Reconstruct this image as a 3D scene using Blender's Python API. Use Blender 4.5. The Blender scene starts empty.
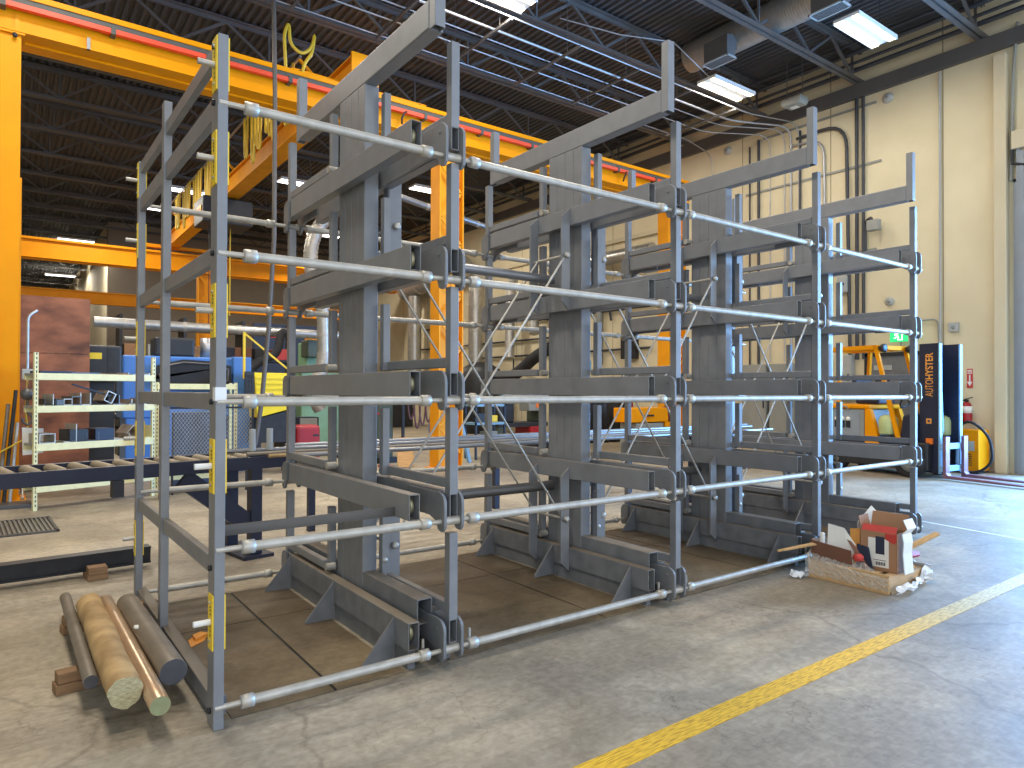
import bpy, math, random
from mathutils import Vector, Matrix
R = math.radians
rnd = random.Random(7)
SC = bpy.context.scene
COL = SC.collection

# ------------------------------------------------------------------ materials
def srgb(r, g, b):
    f = lambda c: (c / 12.92) if c <= 0.04045 else ((c + 0.055) / 1.055) ** 2.4
    return (f(r / 255), f(g / 255), f(b / 255))

def mat(name, col, rough=0.5, metal=0.0, var=0.12, scale=6.0, bump=0.0, bscale=60.0, col2=None, stretch=None, dust=None):
    m = bpy.data.materials.new(name)
    m.use_nodes = True
    nt = m.node_tree
    b = nt.nodes['Principled BSDF']
    b.inputs['Roughness'].default_value = rough
    b.inputs['Metallic'].default_value = metal
    tc = nt.nodes.new('ShaderNodeTexCoord')
    mp = nt.nodes.new('ShaderNodeMapping')
    nt.links.new(tc.outputs['Object'], mp.inputs['Vector'])
    if stretch: mp.inputs['Scale'].default_value = stretch
    nz = nt.nodes.new('ShaderNodeTexNoise')
    nz.inputs['Scale'].default_value = scale
    nz.inputs['Detail'].default_value = 6
    nt.links.new(mp.outputs['Vector'], nz.inputs['Vector'])
    rp = nt.nodes.new('ShaderNodeValToRGB')
    rp.color_ramp.elements[0].position = 0.3
    rp.color_ramp.elements[1].position = 0.7
    if col2 is None:
        a = [max(0, c * (1 - var)) for c in col]; c2 = [min(1, c * (1 + var)) for c in col]
    else:
        a, c2 = col, col2
    rp.color_ramp.elements[0].color = (*a, 1)
    rp.color_ramp.elements[1].color = (*c2, 1)
    nt.links.new(nz.outputs['Fac'], rp.inputs['Fac'])
    out = rp.outputs['Color']
    if dust:
        # settled dust: lies on faces that look up
        ge = nt.nodes.new('ShaderNodeNewGeometry')
        sx = nt.nodes.new('ShaderNodeSeparateXYZ')
        nt.links.new(ge.outputs['Normal'], sx.inputs[0])
        mr = nt.nodes.new('ShaderNodeMapRange')
        mr.inputs['From Min'].default_value = 0.6; mr.inputs['From Max'].default_value = 0.95
        mr.inputs['To Max'].default_value = dust[3]
        nt.links.new(sx.outputs['Z'], mr.inputs['Value'])
        mx = nt.nodes.new('ShaderNodeMixRGB')
        nt.links.new(mr.outputs['Result'], mx.inputs['Fac'])
        nt.links.new(out, mx.inputs['Color1'])
        mx.inputs['Color2'].default_value = (*dust[:3], 1)
        out = mx.outputs['Color']
    nt.links.new(out, b.inputs['Base Color'])
    if bump:
        n2 = nt.nodes.new('ShaderNodeTexNoise')
        n2.inputs['Scale'].default_value = bscale
        nt.links.new(mp.outputs['Vector'], n2.inputs['Vector'])
        bp = nt.nodes.new('ShaderNodeBump')
        bp.inputs['Strength'].default_value = bump
        bp.inputs['Distance'].default_value = 0.01
        nt.links.new(n2.outputs['Fac'], bp.inputs['Height'])
        nt.links.new(bp.outputs['Normal'], b.inputs['Normal'])
    return m

def emis(name, col, strength):
    m = bpy.data.materials.new(name); m.use_nodes = True
    b = m.node_tree.nodes['Principled BSDF']
    b.inputs['Base Color'].default_value = (*col, 1)
    b.inputs['Emission Color'].default_value = (*col, 1)
    b.inputs['Emission Strength'].default_value = strength
    return m

M = {}
DUST = (0.19, 0.155, 0.11, 0.55)
M['steel'] = mat('grey_painted_steel', (0.195, 0.200, 0.206), 0.42, 0.0, 0.09, 7, 0.02, 200, dust=DUST)
M['steel_base'] = mat('dusty_painted_steel', (0.165, 0.17, 0.175), 0.5, 0.0, 0.16, 9, 0.03, 120, dust=(0.2, 0.155, 0.10, 0.8))
M['plate'] = mat('dark_bracket_steel', (0.165, 0.17, 0.175), 0.42, 0.0, 0.12, 9)
M['black'] = mat('black_steel', (0.02, 0.02, 0.022), 0.5, 0.2, 0.3, 8)
M['dark'] = mat('dark_machine_paint', (0.016, 0.017, 0.02), 0.5, 0.0, 0.3, 6)
M['galv'] = mat('galvanized_pipe', (0.44, 0.415, 0.36), 0.45, 0.4, 0.14, 14, 0.03, 150)
M['duct'] = mat('spiral_duct', (0.42, 0.41, 0.38), 0.35, 0.7, 0.12, 8)
M['spiral'] = mat('spiral_wound_duct', (0.40, 0.39, 0.36), 0.38, 0.6, 0.10, 8)
_n = M['spiral'].node_tree; _w = _n.nodes.new('ShaderNodeTexWave'); _w.bands_direction = 'Y'; _w.inputs['Scale'].default_value = 6.0
_t = _n.nodes.new('ShaderNodeTexCoord'); _n.links.new(_t.outputs['Object'], _w.inputs['Vector'])
_b = _n.nodes.new('ShaderNodeBump'); _b.inputs['Strength'].default_value = 0.5; _b.inputs['Distance'].default_value = 0.01
_n.links.new(_w.outputs['Fac'], _b.inputs['Height']); _n.links.new(_b.outputs['Normal'], _n.nodes['Principled BSDF'].inputs['Normal'])
M['brass'] = mat('worn_roller', (0.34, 0.31, 0.19), 0.4, 0.5, 0.15, 30)
M['yellow'] = mat('crane_yellow', srgb(230, 146, 4), 0.45, 0.0, 0.05, 2.5)
M['orange'] = mat('column_orange_yellow', srgb(226, 150, 26), 0.45, 0.0, 0.08, 3)
for k_ in ('yellow', 'orange'): M[k_].node_tree.nodes['Principled BSDF'].inputs['Specular IOR Level'].default_value = 0.15
M['ylabel'] = mat('yellow_plate', srgb(232, 196, 42), 0.5, 0.0, 0.06, 30)
M['red'] = mat('conductor_red', srgb(226, 74, 40), 0.5, 0.0, 0.05, 4)
M['redpaint'] = mat('red_paint', srgb(160, 24, 34), 0.45, 0.0, 0.08, 6)
M['maroon'] = mat('maroon_paint', srgb(96, 38, 40), 0.5, 0.0, 0.1, 6)
M['olive'] = mat('grey_bus_housing', (0.075, 0.075, 0.06), 0.6, 0.0, 0.1, 4)
M['navy'] = mat('navy_paint', (0.012, 0.016, 0.036), 0.45, 0.0, 0.15, 6)
M['blue'] = mat('machine_blue', srgb(74, 124, 190), 0.42, 0.0, 0.07, 3)
M['ltblue'] = mat('pale_blue_paint', srgb(120, 160, 190), 0.45, 0.0, 0.08, 6)
M['cream'] = mat('cream_shelving', srgb(226, 218, 164), 0.5, 0.0, 0.07, 12)
M['green'] = mat('machine_green', srgb(128, 166, 128), 0.5, 0.0, 0.1, 4)
M['dgreen'] = mat('dark_olive_green', srgb(72, 82, 66), 0.5, 0.0, 0.12, 4)
M['wood'] = mat('crate_wood', srgb(134, 102, 70), 0.75, 0.0, 0.2, 5, 0.15, 30, stretch=(1, 8, 8))
M['palewood'] = mat('pallet_wood', srgb(196, 160, 112), 0.75, 0.0, 0.15, 5, 0.1, 30, stretch=(1, 8, 8))
M['ply'] = mat('weathered_plywood', srgb(88, 52, 36), 0.7, 0.0, 0.2, 2.2, 0.1, 20, col2=srgb(164, 104, 72), stretch=(1, 1, 2))
M['card'] = mat('brown_cardboard', srgb(160, 120, 88), 0.8, 0.0, 0.08, 4)
M['carddark'] = mat('dark_cardboard', srgb(116, 78, 60), 0.8, 0.0, 0.1, 4)
M['paper'] = mat('white_paper', srgb(226, 224, 216), 0.7, 0.0, 0.03, 8)
M['redprint'] = mat('red_print', srgb(190, 60, 52), 0.6, 0.0, 0.06, 8)
M['navyprint'] = mat('navy_print', srgb(40, 46, 66), 0.6, 0.0, 0.05, 8)
M['white'] = mat('white_paint', srgb(225, 226, 224), 0.5, 0.0, 0.04, 8)
M['ltgrey'] = mat('light_grey_paint', srgb(165, 168, 165), 0.5, 0.0, 0.06, 5)
M['grey'] = mat('grey_enclosure', srgb(140, 142, 136), 0.5, 0.0, 0.06, 4)
M['rubber'] = mat('black_rubber', (0.016, 0.016, 0.018), 0.75, 0.0, 0.2, 10)
M['wallpaint'] = None
M['stone'] = mat('rusty_round_bar', srgb(140, 110, 70), 0.7, 0.0, 0.2, 7, 0.3, 18, col2=srgb(190, 158, 108))
M['sawn'] = mat('sawn_bar_end', srgb(128, 112, 76), 0.55, 0.1, 0.25, 40, 0.3, 90, col2=srgb(206, 198, 156), stretch=(1, 1, 9))
M['dustroll'] = mat('dusty_roller', srgb(138, 126, 106), 0.6, 0.1, 0.12, 10)
M['bar_grey'] = mat('grey_round_bar', srgb(122, 112, 98), 0.5, 0.2, 0.14, 8, 0.05, 80)
M['bar_dark'] = mat('dark_bar_end', srgb(84, 84, 88), 0.5, 0.35, 0.15, 20, 0.1, 60)
M['bronze'] = mat('bright_drawn_bar', srgb(206, 176, 142), 0.3, 0.6, 0.06, 5)
M['bronze_end'] = mat('greenish_bar_end', srgb(150, 156, 120), 0.4, 0.4, 0.1, 30)
M['bar_blue'] = mat('bright_steel_bar', (0.24, 0.245, 0.255), 0.35, 0.6, 0.1, 4, stretch=(0.3, 4, 4))
M['scale'] = mat('mill_scale_bar', (0.12, 0.115, 0.11), 0.4, 0.55, 0.15, 5, stretch=(0.3, 4, 4))
M['truss'] = mat('grey_roof_steel', (0.105, 0.100, 0.096), 0.6, 0.1, 0.12, 2)
M['deck'] = mat('dark_roof_deck', (0.070, 0.074, 0.082), 0.6, 0.2, 0.15, 1.5)
M['conduit'] = mat('bright_conduit', (0.42, 0.43, 0.45), 0.4, 0.7, 0.06, 6)
M['dconduit'] = mat('dark_conduit', (0.045, 0.047, 0.055), 0.5, 0.1, 0.1, 6)
M['lamp'] = emis('lit_tube', (1.0, 0.84, 0.56), 4)
M['lampfar'] = emis('lit_far_tube', (1.0, 0.95, 0.95), 5)
M['exitgreen'] = emis('exit_green', (0.02, 0.55, 0.16), 1.0)
M['exitwhite'] = emis('exit_white', (0.9, 1.0, 0.92), 1.2)
M['hiviz'] = mat('pale_lime', srgb(180, 188, 128), 0.5, 0.0, 0.08, 6)
M['yplastic'] = mat('yellow_bin', srgb(236, 206, 22), 0.4, 0.0, 0.05, 6)
M['orangep'] = mat('orange_print', srgb(226, 150, 60), 0.5, 0.0, 0.04, 6)
M['olens'] = mat('orange_lens', srgb(236, 120, 40), 0.3, 0.0, 0.04, 6)
M['forkred'] = mat('worn_fork_steel', srgb(128, 92, 104), 0.4, 0.3, 0.15, 6)
M['hose'] = mat('purple_brown_hose', srgb(104, 72, 78), 0.5, 0.0, 0.1, 6)
M['cablegrey'] = mat('grey_cable', srgb(84, 78, 72), 0.5, 0.0, 0.1, 6)
M['festoon'] = mat('yellow_cable', srgb(206, 172, 44), 0.5, 0.0, 0.1, 6)

def node_wall():
    m = bpy.data.materials.new('beige_tilt_up_wall'); m.use_nodes = True
    nt = m.node_tree; b = nt.nodes['Principled BSDF']; b.inputs['Roughness'].default_value = 0.75
    tc = nt.nodes.new('ShaderNodeTexCoord')
    sx = nt.nodes.new('ShaderNodeSeparateXYZ'); nt.links.new(tc.outputs['Object'], sx.inputs[0])
    ad = nt.nodes.new('ShaderNodeMath'); ad.operation = 'ADD'
    nt.links.new(sx.outputs['X'], ad.inputs[0]); nt.links.new(sx.outputs['Y'], ad.inputs[1])
    dv = nt.nodes.new('ShaderNodeMath'); dv.operation = 'DIVIDE'; dv.inputs[1].default_value = 2.3
    nt.links.new(ad.outputs[0], dv.inputs[0])
    fr = nt.nodes.new('ShaderNodeMath'); fr.operation = 'FRACT'; nt.links.new(dv.outputs[0], fr.inputs[0])
    lt = nt.nodes.new('ShaderNodeMath'); lt.operation = 'LESS_THAN'; lt.inputs[1].default_value = 0.011
    nt.links.new(fr.outputs[0], lt.inputs[0])
    nz = nt.nodes.new('ShaderNodeTexNoise'); nz.inputs['Scale'].default_value = 0.9; nz.inputs['Detail'].default_value = 8
    nt.links.new(tc.outputs['Object'], nz.inputs['Vector'])
    rp = nt.nodes.new('ShaderNodeValToRGB')
    rp.color_ramp.elements[0].position = 0.3; rp.color_ramp.elements[0].color = (*srgb(205, 193, 160), 1)
    rp.color_ramp.elements[1].position = 0.7; rp.color_ramp.elements[1].color = (*srgb(219, 207, 174), 1)
    nt.links.new(nz.outputs['Fac'], rp.inputs['Fac'])
    mx = nt.nodes.new('ShaderNodeMixRGB'); nt.links.new(lt.outputs[0], mx.inputs['Fac'])
    nt.links.new(rp.outputs['Color'], mx.inputs['Color1']); mx.inputs['Color2'].default_value = (*srgb(150, 136, 108), 1)
    nt.links.new(mx.outputs['Color'], b.inputs['Base Color'])
    return m
M['wallpaint'] = node_wall()
M['barsgrey'] = mat('grate_grey', srgb(112, 108, 98), 0.6, 0.2, 0.1, 12)
M['slate'] = mat('slate_blue', srgb(74, 86, 104), 0.5, 0.0, 0.2, 5)
M['doorgrey'] = mat('blue_grey_door_track', srgb(140, 148, 156), 0.5, 0.1, 0.08, 2)
M['backwall'] = mat('grey_back_wall', srgb(128, 118, 104), 0.8, 0, 0.08, 0.4, col2=srgb(150, 140, 126))
M['pillarpaint'] = mat('cream_pillar', srgb(202, 190, 160), 0.75, 0, 0.05, 1.0)

def node_floor(name, ca, cb, cc, crack=True, rough=0.55):
    m = bpy.data.materials.new(name); m.use_nodes = True
    nt = m.node_tree; b = nt.nodes['Principled BSDF']
    tc = nt.nodes.new('ShaderNodeTexCoord')
    def noise(scale, detail=8, dist=0.0, st=None):
        n = nt.nodes.new('ShaderNodeTexNoise'); n.inputs['Scale'].default_value = scale
        n.inputs['Detail'].default_value = detail; n.inputs['Distortion'].default_value = dist
        if st:
            mp = nt.nodes.new('ShaderNodeMapping'); mp.inputs['Scale'].default_value = st
            mp.inputs['Rotation'].default_value = (0, 0, R(20))
            nt.links.new(tc.outputs['Object'], mp.inputs['Vector']); nt.links.new(mp.outputs['Vector'], n.inputs['Vector'])
        else: nt.links.new(tc.outputs['Object'], n.inputs['Vector'])
        return n.outputs['Fac']
    def ramp(src, p0, p1, c0, c1):
        r = nt.nodes.new('ShaderNodeValToRGB')
        r.color_ramp.elements[0].position = p0; r.color_ramp.elements[0].color = (*c0, 1)
        r.color_ramp.elements[1].position = p1; r.color_ramp.elements[1].color = (*c1, 1)
        nt.links.new(src, r.inputs['Fac']); return r.outputs['Color']
    def mix(f, a, bb, mode='MIX', k=None):
        x = nt.nodes.new('ShaderNodeMixRGB'); x.blend_type = mode
        if f is None: x.inputs['Fac'].default_value = k
        else: nt.links.new(f, x.inputs['Fac'])
        nt.links.new(a, x.inputs['Color1']); nt.links.new(bb, x.inputs['Color2']); return x.outputs['Color']
    W = (1, 1, 1)
    c = ramp(noise(0.35, 6, 0.6), 0.35, 0.65, ca, cb)
    c2 = ramp(noise(1.1, 10, 1.2), 0.42, 0.62, cc, W)
    c = mix(None, c, c2, 'MULTIPLY', 0.75)
    c = mix(None, c, ramp(noise(26, 12, 0.5), 0.34, 0.66, (0.70, 0.69, 0.67), W), 'MULTIPLY', 0.75)
    c = mix(None, c, ramp(noise(5.5, 10, 1.5), 0.36, 0.60, (0.74, 0.73, 0.71), W), 'MULTIPLY', 0.6)
    c = mix(None, c, ramp(noise(0.62, 7, 0.35), 0.495, 0.51, (0.82, 0.83, 0.86), W), 'MULTIPLY', 0.8)
    c = mix(None, c, ramp(noise(7.0, 10, 0.9, (1.0, 6, 1)), 0.36, 0.58, (0.72, 0.7, 0.67), W), 'MULTIPLY', 0.4)
    if crack:
        v2 = nt.nodes.new('ShaderNodeTexVoronoi'); v2.feature = 'DISTANCE_TO_EDGE'; v2.inputs['Scale'].default_value = 2.1
        w2 = nt.nodes.new('ShaderNodeTexNoise'); w2.inputs['Scale'].default_value = 5.0; w2.inputs['Detail'].default_value = 8
        nt.links.new(tc.outputs['Object'], w2.inputs['Vector'])
        q2 = nt.nodes.new('ShaderNodeVectorMath'); q2.operation = 'MULTIPLY_ADD'
        nt.links.new(w2.outputs['Color'], q2.inputs[0]); q2.inputs[1].default_value = (0.5, 0.5, 0.5)
        nt.links.new(tc.outputs['Object'], q2.inputs[2]); nt.links.new(q2.outputs[0], v2.inputs['Vector'])
        ck = ramp(v2.outputs['Distance'], 0.004, 0.012, (0.62, 0.60, 0.57), W)
        ms_ = ramp(noise(0.8, 5, 0.5), 0.46, 0.60, (0, 0, 0), (0.8, 0.8, 0.8))
        mm_ = nt.nodes.new('ShaderNodeMixRGB'); mm_.blend_type = 'MULTIPLY'
        nt.links.new(ms_, mm_.inputs['Fac']); nt.links.new(c, mm_.inputs['Color1']); nt.links.new(ck, mm_.inputs['Color2']); c = mm_.outputs['Color']
        v = nt.nodes.new('ShaderNodeTexVoronoi'); v.feature = 'DISTANCE_TO_EDGE'; v.inputs['Scale'].default_value = 0.19
        wn = nt.nodes.new('ShaderNodeTexNoise'); wn.inputs['Scale'].default_value = 1.6; wn.inputs['Detail'].default_value = 6
        nt.links.new(tc.outputs['Object'], wn.inputs['Vector'])
        vm = nt.nodes.new('ShaderNodeVectorMath'); vm.operation = 'MULTIPLY_ADD'
        nt.links.new(wn.outputs['Color'], vm.inputs[0]); vm.inputs[1].default_value = (0.55, 0.55, 0.55)
        nt.links.new(tc.outputs['Object'], vm.inputs[2]); nt.links.new(vm.outputs[0], v.inputs['Vector'])
        c = mix(None, c, ramp(v.outputs['Distance'], 0.0006, 0.0022, (0.5, 0.48, 0.45), W), 'MULTIPLY', 0.6)
    nt.links.new(c, b.inputs['Base Color'])
    rr = nt.nodes.new('ShaderNodeMapRange'); rr.inputs['To Min'].default_value = rough - 0.14; rr.inputs['To Max'].default_value = rough + 0.2
    nt.links.new(noise(1.3, 6), rr.inputs['Value']); nt.links.new(rr.outputs['Result'], b.inputs['Roughness'])
    bp = nt.nodes.new('ShaderNodeBump'); bp.inputs['Strength'].default_value = 0.12; bp.inputs['Distance'].default_value = 0.01
    nt.links.new(noise(30, 6), bp.inputs['Height']); nt.links.new(bp.outputs['Normal'], b.inputs['Normal'])
    return m
M['floor'] = node_floor('concrete_floor', srgb(168, 156, 136), srgb(194, 180, 154), (0.74, 0.72, 0.69))
M['floorplate'] = node_floor('dirty_steel_floor_plate', srgb(112, 98, 76), srgb(152, 132, 100), (0.48, 0.44, 0.38), False, 0.5)

def node_stripe(name, c0, c1):
    m = bpy.data.materials.new(name); m.use_nodes = True
    nt = m.node_tree; b = nt.nodes['Principled BSDF']; b.inputs['Roughness'].default_value = 0.55
    tc = nt.nodes.new('ShaderNodeTexCoord')
    mp = nt.nodes.new('ShaderNodeMapping'); mp.inputs['Scale'].default_value = (7, 60, 1)
    nt.links.new(tc.outputs['Object'], mp.inputs['Vector'])
    n = nt.nodes.new('ShaderNodeTexNoise'); n.inputs['Scale'].default_value = 2.2; n.inputs['Detail'].default_value = 10
    nt.links.new(mp.outputs['Vector'], n.inputs['Vector'])
    r = nt.nodes.new('ShaderNodeValToRGB')
    r.color_ramp.elements[0].position = 0.34; r.color_ramp.elements[0].color = (*srgb(190, 178, 150), 1)
    r.color_ramp.elements[1].position = 0.56; r.color_ramp.elements[1].color = (1, 1, 1, 1)
    nt.links.new(n.outputs['Fac'], r.inputs['Fac'])
    sx = nt.nodes.new('ShaderNodeSeparateXYZ'); nt.links.new(tc.outputs['Object'], sx.inputs[0])
    mr = nt.nodes.new('ShaderNodeMapRange'); mr.inputs['From Min'].default_value = 4.2; mr.inputs['From Max'].default_value = 6.0
    nt.links.new(sx.outputs['X'], mr.inputs['Value'])
    mx = nt.nodes.new('ShaderNodeMixRGB'); nt.links.new(mr.outputs['Result'], mx.inputs['Fac'])
    mx.inputs['Color1'].default_value = (*c0, 1); mx.inputs['Color2'].default_value = (*c1, 1)
    m2 = nt.nodes.new('ShaderNodeMixRGB'); m2.blend_type = 'MULTIPLY'; m2.inputs['Fac'].default_value = 1
    nt.links.new(mx.outputs['Color'], m2.inputs['Color1']); nt.links.new(r.outputs['Color'], m2.inputs['Color2'])
    nt.links.new(m2.outputs['Color'], b.inputs['Base Color'])
    return m
M['stripe'] = node_stripe('floor_stripe_paint', srgb(222, 178, 44), srgb(206, 194, 146))   # worn pale towards the door

# ------------------------------------------------------------------ mesh builder
class MB:
    def __init__(s): s.v = []; s.f = []; s.sm = []
    def add(s, vs, fs, smooth=False):
        o = len(s.v); s.v += [tuple(v) for v in vs]
        s.f += [tuple(i + o for i in f) for f in fs]; s.sm += [smooth] * len(fs); return s
    def hexa(s, p):     # 8 points: bottom 4 ccw, top 4 ccw
        return s.add(p, [(3, 2, 1, 0), (4, 5, 6, 7), (0, 1, 5, 4), (1, 2, 6, 5), (2, 3, 7, 6), (3, 0, 4, 7)])
    def box(s, x0, x1, y0, y1, z0, z1):
        x0, x1 = min(x0, x1), max(x0, x1); y0, y1 = min(y0, y1), max(y0, y1); z0, z1 = min(z0, z1), max(z0, z1)
        return s.hexa([(x0, y0, z0), (x1, y0, z0), (x1, y1, z0), (x0, y1, z0), (x0, y0, z1), (x1, y0, z1), (x1, y1, z1), (x0, y1, z1)])
    def frame(s, d, up=(0, 0, 1)):
        d = Vector(d).normalized(); u = Vector(up)
        if abs(d.dot(u)) > 0.98: u = Vector((1, 0, 0))
        a = d.cross(u).normalized(); b = a.cross(d).normalized(); return a, b
    def bar(s, p, q, w, h, up=(0, 0, 1)):
        p, q = Vector(p), Vector(q); a, b = s.frame(q - p, up); a *= w / 2; b *= h / 2
        return s.hexa([p - a - b, p + a - b, q + a - b, q - a - b, p - a + b, p + a + b, q + a + b, q - a + b])
    def rtube(s, p, q, w, h, t=0.006, up=(0, 0, 1)):    # open hollow rectangular section
        p, q = Vector(p), Vector(q); a, b = s.frame(q - p, up)
        def ring(c, k): return [c - a * (w / 2 - k) - b * (h / 2 - k), c + a * (w / 2 - k) - b * (h / 2 - k), c + a * (w / 2 - k) + b * (h / 2 - k), c - a * (w / 2 - k) + b * (h / 2 - k)]
        vs = ring(p, 0) + ring(q, 0) + ring(p, t) + ring(q, t); fs = []
        for i in range(4):
            j = (i + 1) % 4
            fs += [(i, j, 4 + j, 4 + i), (8 + j, 8 + i, 12 + i, 12 + j), (j, i, 8 + i, 8 + j), (4 + i, 4 + j, 12 + j, 12 + i)]
        return s.add(vs, fs)
    def tube(s, p, q, r, n=14, r2=None, caps=True):
        p, q = Vector(p), Vector(q); r2 = r if r2 is None else r2; a, b = s.frame(q - p)
        c = [(math.cos(2 * math.pi * i / n), math.sin(2 * math.pi * i / n)) for i in range(n)]
        A = [p + (a * x + b * y) * r for x, y in c]; B = [q + (a * x + b * y) * r2 for x, y in c]
        s.add(A + B, [(i, (i + 1) % n, n + (i + 1) % n, n + i) for i in range(n)], True)
        if caps: s.add(A, [tuple(reversed(range(n)))]); s.add(B, [tuple(range(n))])
        return s
    def path(s, pts, r, n=8, caps=True):
        pts = [Vector(p) for p in pts]; rings = []; prev = None
        for i, p in enumerate(pts):
            d = (pts[min(i + 1, len(pts) - 1)] - pts[max(i - 1, 0)]).normalized()
            if prev is None: a, b = s.frame(d)
            else:
                a = prev - d * prev.dot(d)
                a = a.normalized() if a.length > 1e-5 else s.frame(d)[0]
                b = a.cross(d).normalized()
            b = d.cross(a).normalized(); prev = a
            rings.append([p + (a * math.cos(2 * math.pi * k / n) + b * math.sin(2 * math.pi * k / n)) * r for k in range(n)])
        vs = [v for rg in rings for v in rg]; fs = []
        for i in range(len(pts) - 1):
            for k in range(n):
                fs.append((i * n + k, i * n + (k + 1) % n, (i + 1) * n + (k + 1) % n, (i + 1) * n + k))
        s.add(vs, fs, True)
        if caps: s.add(rings[0], [tuple(reversed(range(n)))]); s.add(rings[-1], [tuple(range(n))])
        return s
    def prism(s, poly, axis, a0, a1):    # poly in the other two axes (order: yz / xz / xy)
        f = {'x': lambda u, v, w: (w, u, v), 'y': lambda u, v, w: (u, w, v), 'z': lambda u, v, w: (u, v, w)}[axis]
        n = len(poly); A = [f(u, v, a0) for u, v in poly]; B = [f(u, v, a1) for u, v in poly]
        return s.add(A + B, [tuple(reversed(range(n))), tuple(range(n, 2 * n))] + [(i, (i + 1) % n, n + (i + 1) % n, n + i) for i in range(n)])
    def lathe(s, prof, c=(0, 0, 0), axis=(0, 0, 1), n=18):   # prof: (radius, height)
        c = Vector(c); d = Vector(axis).normalized(); a, b = s.frame(d)
        vs = [c + d * h + (a * math.cos(2 * math.pi * k / n) + b * math.sin(2 * math.pi * k / n)) * max(r, 1e-4) for r, h in prof for k in range(n)]
        fs = [(i * n + k, i * n + (k + 1) % n, (i + 1) * n + (k + 1) % n, (i + 1) * n + k) for i in range(len(prof) - 1) for k in range(n)]
        return s.add(vs, fs, True)
    def build(s, name, m, parent=None, bevel=0.0, off=None, seg=2):
        me = bpy.data.meshes.new(name)
        vs = s.v if off is None else [(v[0] - off[0], v[1] - off[1], v[2] - off[2]) for v in s.v]
        me.from_pydata(vs, [], s.f)
        me.polygons.foreach_set('use_smooth', s.sm)
        import bmesh
        bm = bmesh.new(); bm.from_mesh(me); bmesh.ops.recalc_face_normals(bm, faces=bm.faces); bm.to_mesh(me); bm.free()
        me.update()
        me.materials.append(M[m] if isinstance(m, str) else m)
        o = bpy.data.objects.new(name, me); COL.objects.link(o)
        if off is not None and parent is None: o.location = off
        if parent is not None: o.parent = parent
        if bevel:
            b = o.modifiers.new('bevel', 'BEVEL'); b.width = bevel; b.segments = seg; b.limit_method = 'ANGLE'; b.angle_limit = R(50)
            b.harden_normals = False
        return o

def tag(o, label=None, cat=None, group=None, kind=None):
    if label: o['label'] = label
    if cat: o['category'] = cat
    if group: o['group'] = group
    if kind: o['kind'] = kind
    return o
def thing(name, label, cat, loc=(0, 0, 0), rz=0.0, group=None):
    o = bpy.data.objects.new(name, None); COL.objects.link(o)
    o.empty_display_size = 0.1; o.location = loc; o.rotation_euler = (0, 0, rz)
    return tag(o, label, cat, group)
def kids(o): return [c for c in bpy.data.objects if c.parent is o]
CH = {}
def copy_tree(o, label=None, loc=None, rz=None, parent=None):
    c = o.copy(); COL.objects.link(c)
    if parent is not None: c.parent = parent
    if label: c['label'] = label
    if loc is not None: c.location = loc
    if rz is not None: c.rotation_euler = (0, 0, rz)
    for ch in kids(o): copy_tree(ch, parent=c)
    return c
def struct(o): o['kind'] = 'structure'; return o
def arc(c, r, a0, a1, n, f): return [f(c[0] + r * math.cos(R(a0 + (a1 - a0) * i / n)), c[1] + r * math.sin(R(a0 + (a1 - a0) * i / n))) for i in range(n + 1)]
def bend(pts, r=0.15, n=5):    # rounded corners for a polyline
    pts = [Vector(p) for p in pts]; out = [pts[0]]
    for i in range(1, len(pts) - 1):
        a, b, c = pts[i - 1], pts[i], pts[i + 1]
        rr = min(r, (a - b).length * 0.49, (c - b).length * 0.49)
        p, q = b + (a - b).normalized() * rr, b + (c - b).normalized() * rr
        for k in range(n + 1):
            t = k / n; out.append(p * (1 - t) ** 2 + b * 2 * t * (1 - t) + q * t * t)
    out.append(pts[-1]); return out
ORD = ['first', 'second', 'third', 'fourth', 'fifth', 'sixth', 'seventh', 'eighth', 'ninth', 'tenth', 'eleventh', 'twelfth', 'thirteenth', 'fourteenth', 'fifteenth', 'sixteenth', 'seventeenth', 'eighteenth', 'nineteenth', 'twentieth']

# ================================================================== THE SETTING
WX = 14.9; ZR = 8.95
struct(MB().box(-8, 22, -5, 61, -0.3, 0).build('floor', 'floor'))
# right wall with the open overhead-door bay
w = MB(); w.box(WX, WX + 0.3, 4.62, 35.3, 0, ZR + 0.25); w.box(WX, WX + 0.3, -5, 4.62, 5.42, ZR + 0.25); w.box(WX, WX + 0.3, -5, -1.6, 0, 5.42)
struct(w.build('wall_right', 'wallpaint'))
struct(MB().box(3.5, WX, 35, 35.3, 0, ZR).build('wall_back', 'backwall'))
struct(MB().box(3.5, 3.8, 35.3, 60, 0, ZR).build('wall_inner', 'pillarpaint'))
struct(MB().box(-8, 3.5, 60, 60.3, 0, ZR).build('wall_far', 'backwall'))
struct(MB().box(-8.3, -8, -5, 60.3, 0, ZR).build('wall_left', 'wallpaint'))
struct(MB().box(WX - 0.16, WX, 4.70, 4.90, 0, 7.78).build('trim_1', 'pillarpaint', bevel=0.01))
struct(MB().box(WX - 0.10, WX, 3.4, 35, 7.9, 8.2).build('trim_2', 'truss'))          # ledger beam along the wall top
struct(MB().box(WX - 0.09, WX + 0.02, 12.9, 24.0, 6.0, 6.12).build('trim_3', 'pillarpaint'))
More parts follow.
